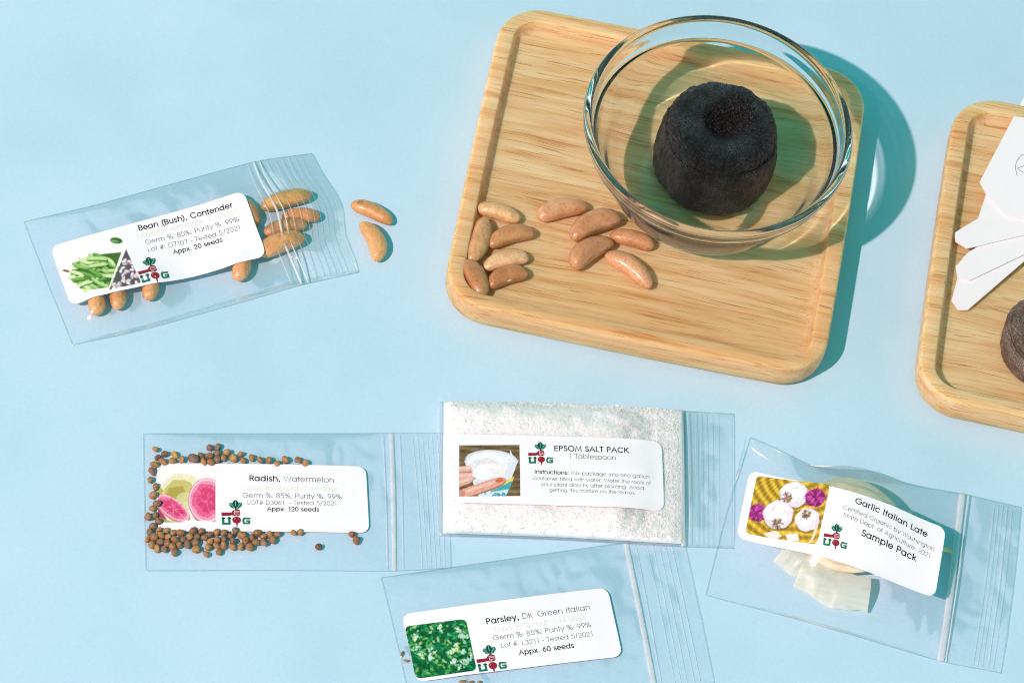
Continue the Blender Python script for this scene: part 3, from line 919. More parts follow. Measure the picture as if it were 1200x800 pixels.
def pic_salt():
    p = Paint(116, 100, (112, 92, 62), 1.17)
    n = vnoise((100, 116), (30, 4), 4)
    p.im += ((n-0.5)*50)[..., None]
    p.poly([(0.1, 0.3), (1.14, 0.3), (0.86, 1.02), (0.38, 1.02)], (222, 230, 238))
    p.ell(0.62, 0.30, 0.50, 0.20, 0.05, (218, 226, 238)); p.ell(0.62, 0.34, 0.46, 0.20, 0.05, (240, 243, 248))
    p.poly([(0.99, 0.10), (1.08, 0.35), (1.07, 0.5), (0.9, 0.5)], (226, 232, 244))
    p.poly([(0.6, 0.84), (1.05, 0.62), (1.02, 0.72), (0.62, 0.92)], (236, 208, 92)); p.poly([(0.6, 0.9), (1.02, 0.70), (0.96, 0.86), (0.62, 1.0)], (66, 168, 178))
    p.poly([(0.45, 0.94), (0.95, 0.86), (0.88, 1.02), (0.42, 1.02)], (210, 230, 236))
    r = np.random.RandomState(6)
    for k in range(14): p.ell(r.uniform(0.48, 0.88), r.uniform(0.92, 1.0), 0.03, 0.016, r.uniform(0, 3), (60, 140, 190), 0.8)
    for x0, y0, x1, y1, w in ((-0.05, 0.47, 0.26, 0.46, 0.062), (-0.05, 0.60, 0.30, 0.60, 0.068), (-0.05, 0.76, 0.24, 0.66, 0.07)):
        p.cap(x0, y0+0.014, x1, y1+0.014, w, (150, 92, 80)); p.cap(x0, y0, x1, y1, w*0.92, (226, 174, 160)); p.cap(x0, y0-0.02, x1, y1-0.02, w*0.4, (240, 202, 190), 0.8)
    p.cap(-0.05, 1.0, 0.84, 0.70, 0.10, (170, 108, 92)); p.cap(-0.05, 0.985, 0.83, 0.685, 0.088, (226, 166, 146)); p.cap(0.1, 0.92, 0.7, 0.71, 0.03, (242, 200, 184), 0.8)
    p.ell(0.77, 0.69, 0.08, 0.045, -0.3, (206, 110, 84))
    p.poly([(-0.01, 0.86), (0.12, 0.9), (0.1, 1.02), (-0.01, 1.02)], (206, 140, 124))
    p.ell(0.52, 0.43, 0.30, 0.17, 0.1, (228, 228, 232), 1, 0.04); p.ell(0.50, 0.52, 0.24, 0.15, -0.2, (246, 246, 247), 1, 0.05, 2); p.ell(0.74, 0.50, 0.15, 0.13, 0.2, (240, 238, 238), 1, 0.05, 3)
    p.grain(22, (40, 46), 8)
    return p


def pic_garlic():
    p = Paint(112, 100, (196, 160, 40), 1.22)
    d = np.hypot((p.X-0.75)*1.0, p.Y+0.25)
    band = 0.5+0.5*np.sin(d*46+np.sin(p.X*9)*0.6)
    tw = 0.5+0.5*np.sin((np.arctan2(p.Y+0.25, p.X-0.75))*70+d*20)
    c0, c1 = np.array((142, 110, 24.)), np.array((240, 206, 72.))
    m = (band*0.75+tw*0.25)[..., None]
    p.im = c0*(1-m)+c1*m
    def bulb(cx, cy, r, tip, sd):
        p.ell(cx+0.02, cy+0.03, r*1.04, r*0.95, 0, (110, 84, 40), 0.6)
        p.ell(cx, cy, r, r*0.92, 0.2, (226, 218, 232), 1, 0.03, sd); p.ell(cx-0.02, cy-0.03, r*0.8, r*0.7, 0.2, (246, 242, 248), 1, 0.04, sd)
        for k in range(3):
            a = sd+k*1.9; p.ell(cx+r*0.55*math.cos(a), cy+r*0.5*math.sin(a), r*0.30, r*0.05, a+1.2, (196, 180, 204), 0.7)
        rr = np.random.RandomState(sd)
        for k in range(60):
            a = rr.uniform(0, 6.28); q = rr.uniform(0, 1)**0.6*r*0.36
            p.ell(tip[0]+q*math.cos(a), tip[1]+q*math.sin(a), 0.018, 0.009, a, [(126, 96, 70), (176, 146, 116), (92, 66, 48)][k % 3], 0.85)
    def flower(cx, cy, r, sd):
        rr = np.random.RandomState(sd)
        p.ell(cx, cy, r, r*0.95, 0, (120, 24, 92), 1, 0.04)
        for k in range(90):
            a = rr.uniform(0, 6.28); q = rr.uniform(0.1, 1)**0.6*r
            p.ell(cx+q*math.cos(a), cy+q*math.sin(a), 0.026, 0.008, a, [(196, 60, 160), (156, 30, 120), (220, 110, 190)][k % 3], 0.85)
    flower(0.14, 0.62, 0.15, 4)
    bulb(0.67, 0.24, 0.235, (0.56, 0.30), 1); flower(1.02, 0.26, 0.16, 5)
    bulb(0.48, 0.60, 0.25, (0.50, 0.74), 2); bulb(0.97, 0.63, 0.20, (0.93, 0.55), 3)
    p.poly([(0.32, 0.93), (0.5, 0.86), (0.62, 0.93), (0.5, 1.02), (0.38, 1.02)], (236, 226, 218)); p.poly([(0.66, 0.9), (0.86, 0.86), (0.92, 0.97), (0.74, 1.01)], (240, 232, 226))
    p.poly([(1.13, 0.7), (1.17, 0.71), (1.13, 0.98), (1.09, 0.97)], (228, 218, 190))
    p.grain(18, (50, 56), 3)
    return p


def pic_parsley():
    p = Paint(104, 96, (16, 92, 46), 1.1)
    r = np.random.RandomState(9)
    pal = [(10, 74, 36), (24, 120, 58), (46, 158, 84), (0, 104, 62), (70, 176, 100), (140, 198, 96), (186, 222, 170), (20, 140, 96)]
    for k in range(420):
        x, y = r.uniform(0, 1.1), r.uniform(0, 1)
        c = pal[r.randint(0, 6 if k < 260 else 8)]
        p.ell(x, y, r.uniform(0.02, 0.06), r.uniform(0.012, 0.03), r.uniform(0, 3.1), c, 0.85, 0.12, k)
    for cx, cy in ((0.12, 0.22), (0.15, 0.42), (0.62, 0.12), (0.92, 0.22), (0.98, 0.32), (0.80, 0.52), (0.72, 0.60), (0.38, 0.55), (0.92, 0.62), (1.0, 0.75), (0.72, 0.78), (0.18, 0.60), (0.34, 0.62), (0.85, 0.85)):
        for j in range(7):
            p.ell(cx+r.normal(0, 0.035), cy+r.normal(0, 0.035), r.uniform(0.018, 0.05), r.uniform(0.01, 0.024), r.uniform(0, 3.1), [(232, 244, 240), (206, 230, 214), (170, 216, 214), (228, 238, 168)][r.randint(4)], 0.9, 0.1, j)
    for k in range(90): p.ell(r.uniform(0, 1.1), r.uniform(0, 1), 0.025, 0.01, r.uniform(0, 3.1), (6, 52, 30), 0.8)
    return p


# ------------------------------------------------------------------ zip pouches
def poly_eval(P, f):
    """point at fraction f of a polyline (rows)"""
    P = np.asarray(P, float)
    d = np.r_[0, np.cumsum(np.linalg.norm(np.diff(P[:, :2], axis=0), axis=1))]; d /= d[-1]
    f = np.clip(f, 0, 1)
    return np.stack([np.interp(f, d, P[:, k]) for k in range(P.shape[1])], -1)


def smooth_poly(P, n=40, it=6):
    Q = poly_eval(P, np.linspace(0, 1, n))
    for _ in range(it):
        Q[1:-1] = 0.5*Q[1:-1]+0.25*(Q[2:]+Q[:-2])
    return Q


class Pouch:
    NS, NTT = 150, 76

    def __init__(s, name, bottom, top, left, right, z0=0.02):
        """each side: list of (px, py[, z]) from the photograph; s runs closed end -> mouth, t runs front -> back"""
        def w(P): return smooth_poly([(*at(p[0], p[1], p[2] if len(p) > 2 else z0)[:2], p[2] if len(p) > 2 else z0) for p in P])
        s.B, s.T, s.Lf, s.Rt = w(bottom), w(top), w(left), w(right)
        s.name, s.z0 = name, z0
        s.s = np.linspace(0, 1, s.NS); s.t = np.linspace(0, 1, s.NTT)
        SS, TT = np.meshgrid(s.s, s.t)
        s.XY = s.coons(SS, TT)
        s.req = np.full((s.NTT, s.NS), -1.0)
        s.root = empty(name, (*s.coons(np.array([[0.5]]), np.array([[0.5]]))[0, 0, :2], 0.0))

    def coons(s, SS, TT):
        b, t, l, r = poly_eval(s.B, SS), poly_eval(s.T, SS), poly_eval(s.Lf, TT), poly_eval(s.Rt, TT)
        S_, T_ = SS[..., None], TT[..., None]
        c = (1-S_)*(1-T_)*s.B[0]+S_*(1-T_)*s.B[-1]+(1-S_)*T_*s.T[0]+S_*T_*s.T[-1]
        return (1-T_)*b+T_*t+(1-S_)*l+S_*r-c

    def holds(s, V, pad=0.03):
        """the film has to clear these vertices"""
        P = s.XY[..., :2].reshape(-1, 2)
        V = np.asarray(V)
        V = V[V[:, 2] > np.percentile(V[:, 2], 30)]
        for i in range(0, len(V), 400):
            d = ((V[i:i+400, None, :2]-P[None])**2).sum(-1)
            k = d.argmin(1)
            ok = d[np.arange(len(k)), k] < 0.1**2
            np.maximum.at(s.req.reshape(-1), k[ok], V[i:i+400, 2][ok]+pad)

    def solve(s, air=0.25, mouth=0.06, zips=((0.80, 0.80),), its=2500, wr=0.02, seed=1, press=None):
        h = np.zeros_like(s.req)
        edge = s.XY[..., 2].copy()
        SS, TT = np.meshgrid(s.s, s.t)
        zl = [a+(b-a)*TT for a, b in zips]
        zl0 = np.minimum.reduce(zl)
        inside = SS < zl0
        pill = np.where(inside, air*np.clip(np.sin(np.pi*np.clip(SS/np.maximum(zl0, 1e-6), 0, 1)), 0, 1)**0.6*np.sin(np.pi*TT)**0.6, 0.0)
        fixed = np.zeros_like(s.req, bool)
        fixed[0], fixed[-1], fixed[:, 0] = True, True, True
        val = edge.copy()
        zi = np.abs(SS-zl0) < 0.006
        lo = np.where(s.req > -0.5, s.req, s.z0)
        zh = np.maximum(s.z0+0.06, lo)
        # fill in the splats a little
        for _ in range(1):
            m = lo.copy()
            m[1:-1, 1:-1] = np.maximum.reduce([lo[1:-1, 1:-1], lo[:-2, 1:-1], lo[2:, 1:-1], lo[1:-1, :-2], lo[1:-1, 2:]])
            lo = m
        h = np.maximum(lo, s.z0+pill*0.5)
        load = pill
        dx2 = 1.0
        for k in range(its):
            n = h.copy()
            n[1:-1, 1:-1] = 0.25*(h[:-2, 1:-1]+h[2:, 1:-1]+h[1:-1, :-2]+h[1:-1, 2:])
            n[1:-1, -1] = 0.25*(h[:-2, -1]+h[2:, -1]+2*h[1:-1, -2])*0.985+0.015*(s.z0+mouth)
            n = np.where(fixed, val, n)
            n = np.maximum(n, lo)
            n = np.maximum(n, np.where(fixed, -1, s.z0+pill))
            n = np.where(zi & ~fixed, np.maximum(np.minimum(n, s.z0+0.10), lo), n)
            if press is not None: n = np.where(press(SS, TT) & ~fixed, np.minimum(n, s.z0+0.035), n)
            h = n
        wn = (vnoise(h.shape, (5, 22), seed)-0.5)*wr+(vnoise(h.shape, (14, 9), seed+5)-0.5)*wr*0.6
        wn += (vnoise(h.shape, (9, 30), seed+9)-0.5)*wr*0.2
        env = np.clip(np.minimum(TT, 1-TT)*8, 0, 1)*np.clip(SS*10, 0, 1)
        if press is not None: env = env*np.where(press(SS, TT), 0.15, 1)
        h = h+np.abs(wn)*env*1.0
        for _ in range(2):
            g = h.copy(); g[1:-1, 1:-1] = 0.5*h[1:-1, 1:-1]+0.125*(h[:-2, 1:-1]+h[2:, 1:-1]+h[1:-1, :-2]+h[1:-1, 2:])
            h = np.where(fixed, h, g)
        s.h = h
        # bottom sheet: flat on the table, lifting only towards raised seams
        b = np.where(fixed, edge, 0)
        b[:, -1] = 0.0
        lo2 = np.zeros_like(b)
        for _ in range(60):
            n = b.copy(); n[1:-1, 1:-1] = 0.90*0.25*(b[:-2, 1:-1]+b[2:, 1:-1]+b[1:-1, :-2]+b[1:-1, 2:])
            b = np.where(fixed, edge, n); b[1:-1, -1] = 0
        s.b = np.minimum(np.maximum(b, s.z0*0.5), s.h-0.006)
        s.b = np.where(fixed, edge-0.004, s.b)

    def z(s, P):
        """height of the top film at world points"""
        G = s.XY[..., :2].reshape(-1, 2); H = s.h.reshape(-1)
        P = np.atleast_2d(P)[:, :2]
        out = np.zeros(len(P))
        for i in range(0, len(P), 300):
            d = ((P[i:i+300, None]-G[None])**2).sum(-1)
            k = np.argpartition(d, 4, axis=1)[:, :4]
            w = 1/(np.take_along_axis(d, k, 1)+1e-4)
            out[i:i+300] = (w*H[k]).sum(1)/w.sum(1)
        return out

    def at_s(s, sv, tv):
        """world position on the top film at parameters s, t (arrays)"""
        sv = np.asarray(sv, float)*(s.NS-1); tv = np.asarray(tv, float)*(s.NTT-1)
        i = np.clip(sv.astype(int), 0, s.NS-2); j = np.clip(tv.astype(int), 0, s.NTT-2)
        fs, ft = (sv-i)[..., None], (tv-j)[..., None]
        A = np.dstack([s.XY[..., 0], s.XY[..., 1], s.h])
        return (A[j, i]*(1-fs)+A[j, i+1]*fs)*(1-ft)+(A[j+1, i]*(1-fs)+A[j+1, i+1]*fs)*ft

    def build(s, zips, ribs, film='film'):
        V = np.concatenate([np.dstack([s.XY[..., 0], s.XY[..., 1], s.h]).reshape(-1, 3), np.dstack([s.XY[..., 0], s.XY[..., 1], s.b]).reshape(-1, 3)])
        F = gridfaces(s.NS, s.NTT)
        n = s.NS*s.NTT
        F2 = [tuple(i+n for i in f[::-1]) for f in F]
        s.film = mesh('film_pouch', V, F+F2, MT[film], parent=s.root)
        # welded edge round three sides
        loop = [(x, 0.0) for x in np.linspace(1, 0, 60)]+[(0.0, y) for y in np.linspace(0, 1, 40)[1:]]+[(x, 1.0) for x in np.linspace(0, 1, 60)[1:]]
        P = np.array([s.at_s(a, b) for a, b in loop])
        s.tube('welded_seam', P, 0.020, 0.014, MT['seam'], 0.0)
        # mouth edge
        P = s.at_s(np.full(50, 1.0), np.linspace(0, 1, 50))
        s.tube('mouth_edge', P, 0.018, 0.014, MT['seam'], 0.004)
        for a, b, w, hgt in zips:
            tt = np.linspace(0.0, 1.0, 60)
            P = s.at_s(a+(b-a)*tt, tt)
            s.tube('zip_seal', P, w, hgt, MT['zip'], 0.012, 120)
        VV, FF = [], []
        for a, b, w in ribs:
            tt = np.linspace(0.015, 0.985, 50)
            P = s.at_s(np.clip(a+(b-a)*tt, 0, 1), tt)
            v, f = s.tubegeo(P, w, w*0.7, 0.006, 120)
            FF += [tuple(i+len(VV) for i in q) for q in f]; VV += v
        if VV: mesh('grip_ridges', VV, FF, MT['rib'], parent=s.root)

    def tubegeo(s, P, w, hgt, up, soft=0):
        P = np.array(P, float)
        if soft:                                              # a stiff strip spans the bumps under it
            d = np.r_[0, np.cumsum(np.linalg.norm(np.diff(P[:, :2], axis=0), axis=1))]
            hull = []
            for q in zip(d, P[:, 2]):
                while len(hull) > 1 and (hull[-1][0]-hull[-2][0])*(q[1]-hull[-2][1]) >= (hull[-1][1]-hull[-2][1])*(q[0]-hull[-2][0]): hull.pop()
                hull.append(q)
            P[:, 2] = np.interp(d, [h[0] for h in hull], [h[1] for h in hull])
            for _ in range(soft):
                P[1:-1, 2] = np.maximum(0.5*P[1:-1, 2]+0.25*(P[2:, 2]+P[:-2, 2]), P[1:-1, 2]-0.003)
        T = np.gradient(P, axis=0); T[:, 2] = 0; T /= np.linalg.norm(T, axis=1)[:, None]+1e-9
        N = np.c_[-T[:, 1], T[:, 0], np.zeros(len(T))]
        V = []
        m = 10
        for p, n in zip(P, N):
            for k in range(m):
                a = 2*math.pi*k/m
                V.append(tuple(p+n*w*math.cos(a)+np.array([0, 0, up+hgt*math.sin(a)])))
        F = gridfaces(m, len(P), True)
        F.append(list(range(m))[::-1]); F.append([(len(P)-1)*m+k for k in range(m)])
        return V, F

    def tube(s, name, P, w, hgt, mat, up, soft=0):
        V, F = s.tubegeo(P, w, hgt, up, soft)
        return mesh(name, V, F, mat, parent=s.root)


LW, LH = 6.67, 2.54


class Label:
    """a paper label lying on a pouch; a runs along it, b up it, both in cm"""
    def __init__(s, pouch, px, stiff=14, lift=0.02, r=0.30, flat=0.0):
        s.px = np.array(px, float)                              # TL, TR, BR, BL in the photograph
        C = []
        for q in s.px:
            z = 0.3
            for _ in range(12): z = 0.5*z+0.5*(pouch.z(at(*q, z))[0]+lift)
            C.append(at(*q, z)[:2])
        s.C = np.array(C)
        n, m = 40, 18
        A, B = np.meshgrid(np.linspace(0, 1, n), np.linspace(0, 1, m))
        XY = s.bil(A, B)
        Z = pouch.z(XY.reshape(-1, 2)).reshape(m, n)
        Zs = Z.copy()
        for _ in range(stiff):
            E = np.pad(Zs, 1, 'edge')
            Zs = 0.25*(E[:-2, 1:-1]+E[2:, 1:-1]+E[1:-1, :-2]+E[1:-1, 2:])
            Zs = np.maximum(Zs, Z)
        for _ in range(3):
            E = np.pad(Zs, 1, 'edge'); Zs = 0.25*(E[:-2, 1:-1]+E[2:, 1:-1]+E[1:-1, :-2]+E[1:-1, 2:])
        if flat:
            Q = np.c_[A.ravel(), B.ravel(), np.ones(A.size)]
            k_, *_ = np.linalg.lstsq(Q, Zs.ravel(), rcond=None)
            Zs = Zs*(1-flat)+(Q@k_).reshape(m, n)*flat
            Zs = Zs+max(0.0, float((Z-Zs).max()))
            Z = Zs
        s.Z = np.maximum(Zs, Z)*0.5+np.maximum(Zs, Z-0.01)*0.5+lift
        s.n, s.m = n, m
        s.layer = 0
        V, NA, NB = [], 64, 30
        for j in range(NB):
            b = (0.5-0.5*math.cos(math.pi*j/(NB-1)))*LH
            dy = max(0, r-b, b-(LH-r))
            x0 = r-math.sqrt(max(0, r*r-dy*dy))
            for i in range(NA):
                f = 0.5-0.5*math.cos(math.pi*i/(NA-1))
                a = x0+(LW-2*x0)*f
                V.append(s.P(a, b))
        k = len(V)
        V = np.array(V)
        V2 = V-np.array([0, 0, 0.010])
        F = gridfaces(NA, NB)
        ring_ = [i for i in range(NA)]+[j*NA+NA-1 for j in range(1, NB)]+[(NB-1)*NA+i for i in range(NA-2, -1, -1)]+[j*NA for j in range(NB-2, 0, -1)]
        F2 = [tuple(i+k for i in f[::-1]) for f in F]
        F3 = [(ring_[i], ring_[i]+k, ring_[(i+1) % len(ring_)]+k, ring_[(i+1) % len(ring_)]) for i in range(len(ring_))]
        s.obj = mesh('paper_label', np.r_[V, V2], F+F2+F3, MT['paper'], parent=pouch.root)

    def bil(s, A, B):
        A, B = A[..., None], B[..., None]
        TL, TR, BR, BL = s.C
        return (1-B)*((1-A)*BL+A*BR)+B*((1-A)*TL+A*TR)

    def P(s, a, b, up=0.0):
        u, v = np.clip(a/LW, 0, 1), np.clip(b/LH, 0, 1)
        xy = s.bil(np.array(a/LW), np.array(b/LH))
        i = min(int(u*(s.n-1)), s.n-2); j = min(int(v*(s.m-1)), s.m-2)
        fu, fv = u*(s.n-1)-i, v*(s.m-1)-j
        z = (s.Z[j, i]*(1-fu)+s.Z[j, i+1]*fu)*(1-fv)+(s.Z[j+1, i]*(1-fu)+s.Z[j+1, i+1]*fu)*fv
        return (xy[0], xy[1], z+up)

    def ab(s, px, py):
        """label coordinates of a photograph point"""
        TL, TR, BR, BL = s.px
        a, b = 0.5, 0.5
        for _ in range(30):
            f = (1-b)*((1-a)*BL+a*BR)+b*((1-a)*TL+a*TR)-np.array([px, py])
            J = np.c_[(1-b)*(BR-BL)+b*(TR-TL), (1-a)*(TL-BL)+a*(TR-BR)]
            d = np.linalg.solve(J, -f); a += d[0]; b += d[1]
        return np.array([a*LW, b*LH])

    def text(s, lines):
        for runs, p0, p1, col in lines:
            V, F, C = [], [], []
            A, B = s.ab(*p0), s.ab(*p1)
            strokes, w = layout(runs)
            d = B-A; k = np.hypot(*d)/w; d = d/np.hypot(*d); n = np.array([-d[1], d[0]])
            for idx, (pts, wt) in enumerate(strokes):
                v, f = ribbon(pts, wt/2)
                o = len(V)
                up = 0.004+0.0006*(idx % 3)
                for q in v:
                    ab = A+d*q[0]*k+n*q[1]*k
                    V.append(s.P(ab[0], ab[1], up)); C.append(lin(col))
                F += [tuple(i+o for i in q) for q in f]
            mesh('text_line', V, F, MT['ink'], parent=s.obj, vcol=np.array(C), smooth=False)

    def picture(s, paint, px, rr=0.0):
        """px: TL, TR, BR, BL in the photograph"""
        Q = [s.ab(*p) for p in px]
        h, w = paint.h, paint.w
        V, C = [], []
        for j in range(h):
            fy = j/(h-1)
            for i in range(w):
                fx = i/(w-1)
                x, y = fx, fy
                if rr:                                          # rounded corners: pull the ends of the edge rows in
                    asp = 1.1
                    dy = max(0, rr-y, y-(1-rr)); x0 = (rr-math.sqrt(max(0, rr*rr-dy*dy)))/asp
                    x = x0+(1-2*x0)*x
                ab = (1-y)*((1-x)*Q[0]+x*Q[1])+y*((1-x)*Q[3]+x*Q[2])
                V.append(s.P(ab[0], ab[1], 0.0035))
                C.append(paint.im[j, i])
        F = [tuple(f[::-1]) for f in gridfaces(w, h)]
        mesh('picture', V, F, MT['ink'], parent=s.obj, vcol=lin(np.clip(np.array(C), 0, 255)))

    def logo(s, p0, p1):
        """leafy fist and beet over the letters U and G; p0, p1: lower left of U and lower right of G in the photograph"""
        A, B = s.ab(*p0), s.ab(*p1)
        k = np.hypot(*(B-A)); d = (B-A)/k; n = np.array([-d[1], d[0]])
        V, F, C = [], [], []
        lay = [0]
        def add(pts, faces, col):
            o = len(V); lay[0] += 1
            for q in pts:
                ab = A+d*q[0]*k+n*q[1]*k
                V.append(s.P(ab[0], ab[1], 0.004+0.0005*lay[0])); C.append(lin(col))
            F.extend([tuple(i+o for i in f) for f in faces])
        def poly(pts, col): add(pts, [tuple(range(len(pts)))], col)
        def stroke(pts, w, col):
            v, f = ribbon(pts, w/2); add(v, f, col)
        gr, gd, red, rd2, wh = (20, 118, 92), (10, 74, 62), (146, 30, 52), (104, 18, 36), (240, 236, 238)
        stroke([(0.03, 0.29), (0.03, 0.045), (0.25, 0.045), (0.25, 0.29)], 0.085, gr)
        stroke([(0.0, 0.27), (0.09, 0.27)], 0.05, gd); stroke([(0.2, 0.27), (0.3, 0.27)], 0.05, gd)
        stroke([(0.97, 0.24), (0.78, 0.26), (0.74, 0.15), (0.77, 0.045), (0.95, 0.045), (0.96, 0.14), (0.87, 0.14)], 0.07, gr)
        e = arc(0.51, 0.19, 0.155, 0.145, 0, 360, 22)[:-1]; poly(e, red)
        poly([(0.48, 0.06), (0.55, 0.06), (0.525, -0.10), (0.505, -0.10)], red)
        stroke(arc(0.47, 0.22, 0.05, 0.05, 100, 200, 6), 0.025, (206, 110, 120))
        # arm and fist
        poly([(-0.02, 0.37), (0.30, 0.38), (0.42, 0.42), (0.40, 0.53), (0.28, 0.51), (-0.02, 0.52)], red)
        poly([(0.34, 0.40), (0.44, 0.36), (0.60, 0.36), (0.65, 0.42), (0.64, 0.60), (0.56, 0.65), (0.44, 0.63), (0.36, 0.55)], red)
        for y in (0.56, 0.50, 0.44): stroke([(0.47, y+0.01), (0.62, y)], 0.014, wh)
        stroke([(0.45, 0.60), (0.44, 0.42), (0.52, 0.40)], 0.014, wh)
        stroke([(0.02, 0.385), (0.3, 0.40)], 0.012, rd2)
        # leaves
        for cx, cy, rx, ry, rot in ((0.38, 0.80, 0.12, 0.085, 2.2), (0.62, 0.80, 0.13, 0.085, 0.9), (0.50, 0.86, 0.15, 0.10, 1.57)):
            pts = []
            for t in range(24):
                a = 2*math.pi*t/24; x = rx*1.15*math.cos(a); y = ry*math.sin(a)*(1+0.12*math.cos(a*6))
                pts.append((cx+x*math.cos(rot)-y*math.sin(rot), cy+x*math.sin(rot)+y*math.cos(rot)))
            poly(pts, gr if rot != 1.57 else gd)
            c, sn = math.cos(rot), math.sin(rot)
            stroke([(cx-rx*c, cy-rx*sn), (cx+rx*0.9*c, cy+rx*0.9*sn)], 0.02, (150, 204, 186))
        stroke([(0.5, 0.64), (0.5, 0.76)], 0.05, gd)
        mesh('logo', V, F, MT['ink'], parent=s.obj, vcol=np.array(C), smooth=False)


INK, PALE, GREY = (30, 28, 32), (226, 224, 200), (62, 60, 66)
RG, BD = 0.062, 0.125


def spec(pre, a): return [(*p, ) for p in a]


# ---- bean pouch
pb_ = Pouch('bean_packet', [(85, 404, 0.02), (160, 388, 0.09), (285, 352, 0.15), (349, 333, 0.16), (420, 319, 0.03)], [(28, 260), (110, 241), (240, 205), (303, 188), (365, 180)],
            [(85, 404), (55, 330), (28, 260)], [(420, 319, 0.03), (397, 276, 0.25), (393, 240, 0.35), (372, 203, 0.2), (365, 180, 0.03)])
G_B = 'beans inside the clear bean packet'
ZB = 0.045
C25 = lambda x, y: (250+x*0.225, 170+y*0.225)
for a, b, w, bd, c, l, k in (
    ((245, 322), (512, 252), 20, 0.06, (200, 160, 96), 'greenish tan bean under the packet grip lines, topmost of that cluster', {}),
    ((355, 372), (556, 368), 17, 0.05, (204, 148, 96), 'bean reaching farthest towards the packet mouth', {}),
    ((262, 452), (488, 408), 18, 0.05, (206, 154, 104), 'bean squeezed between two others under the packet grip lines', {}),
    ((232, 560), (472, 470), 24, 0.08, (214, 162, 108), 'plump bean with a glossy highlight, lowest under the packet grip lines', {}),
    ((150, 280), (225, 420), 18, 0.04, (196, 146, 98), 'bean half hidden by the upper right corner of the packet label', {}),
    ((150, 560), (132, 706), 21, 0.04, (210, 158, 108), 'single bean poking out below the packet label right half', {}),
    ):
    pb_.holds(bean(C25(*a), C25(*b), w, bd, c, ZB, l, group=G_B, **k))
C22 = lambda x, y: (20+x*0.225, 230+y*0.225)
for a, b, w, bd, c, l in (
    ((395, 480), (420, 616), 19.5, 0.04, (208, 158, 106), 'bean tip below the packet label, nearest the closed end'),
    ((510, 450), (528, 588), 19.5, 0.04, (206, 156, 106), 'bean tip below the packet label beside the tip nearest the closed end'),
    ((690, 410), (688, 540), 19, 0.04, (214, 164, 110), 'bean tip below the packet label logo')):
    pb_.holds(bean(C22(*a), C22(*b), w, bd, c, ZB, l, group=G_B))
pb_.solve(air=0.16, mouth=0.30, zips=((0.805, 0.81),), wr=0.03, seed=3)
pb_.build([(0.798, 0.802, 0.040, 0.04), (0.822, 0.822, 0.022, 0.03)],
          [(0.765, 0.78, 0.02), (0.852, 0.845, 0.016), (0.880, 0.873, 0.011), (0.902, 0.896, 0.012), (0.924, 0.918, 0.012), (0.946, 0.941, 0.010), (0.965, 0.961, 0.010)])
tag(pb_.root, 'open clear zip packet of tan beans labelled Bean (Bush), Contender', 'seed packet', 'labelled zip packets')
lb = Label(pb_, [(58.8, 289.5), (284.8, 225.2), (312.3, 301.5), (82.8, 361.2)])
lb.picture(pic_beans(), [(66, 296), (145, 272.5), (164, 336), (86, 357.5)])
lb.logo((166.4, 336.5), (198.8, 327.5))
lb.text([([('Bean (Bush), Contender', BD)], (162, 270.8), (273.2, 244), INK),
         ([('Days to Germinate: 7-14 days', RG)], (160.6, 280.6), (282, 250.6), PALE),
         ([('Germ %: 85%; Purity %: 99%', RG)], (170.3, 287.6), (280, 261), GREY),
         ([('Lot #: D7107 - Tested 5/2021', RG)], (173, 297), (282.5, 270.8), GREY),
         ([('Appx. 20 seeds', BD)], (202.8, 298.8), (260.8, 284.2), INK)])

# ---- radish pouch
pr_ = Pouch('radish_packet', [(171, 668.5), (330, 668), (463, 669), (528.5, 665)], [(168, 508), (330, 508), (455, 507.5), (521, 507.5)],
            [(171, 668.5), (169.5, 590), (168, 508)], [(528.5, 665), (525, 580), (521, 507.5)])
SEEDS = []
def c2(L, ox, oy, k): return [(ox+x*k, oy+y*k) for x, y in L]
above = c2([(175, 205), (265, 250), (200, 285), (245, 325), (335, 315), (425, 305), (605, 265), (682, 270), (685, 190), (763, 190), (630, 322), (705, 322), (755, 300), (755, 245), (808, 290), (850, 240), (910, 290), (980, 250), (1000, 308), (1080, 285)], 160, 500, 0.125) \
    + c2([(112, 172), (157, 172), (243, 170), (307, 172), (348, 186), (200, 188)], 280, 500, 0.225)
left = c2([(170, 350), (145, 415), (130, 490), (180, 560), (160, 640), (190, 720), (150, 760)], 160, 500, 0.125) + c2([(105, 200), (175, 185), (205, 240)], 160, 580, 0.125)
below = c2([(150, 295), (225, 335), (155, 365), (145, 420), (225, 415), (285, 375), (310, 430), (335, 375), (190, 490), (260, 500), (350, 520), (385, 450), (410, 380), (470, 450), (520, 360), (560, 485), (590, 405), (610, 345), (675, 375), (675, 480), (650, 545), (740, 350), (745, 425), (800, 465), (770, 525), (825, 360), (905, 430), (900, 480), (910, 345)], 160, 580, 0.125) \
    + [(181, 627), (188, 629), (196, 626), (204, 631), (213, 628), (222, 627), (231, 634), (239, 628), (247, 633), (262, 631), (270, 625), (300, 634), (309, 627), (318, 630), (178, 634), (200, 637), (256, 638)] \
    + c2([(15, 565), (75, 572), (35, 595), (12, 622), (55, 625), (105, 560), (127, 597), (158, 568), (200, 557), (285, 548), (320, 545)], 280, 500, 0.225)
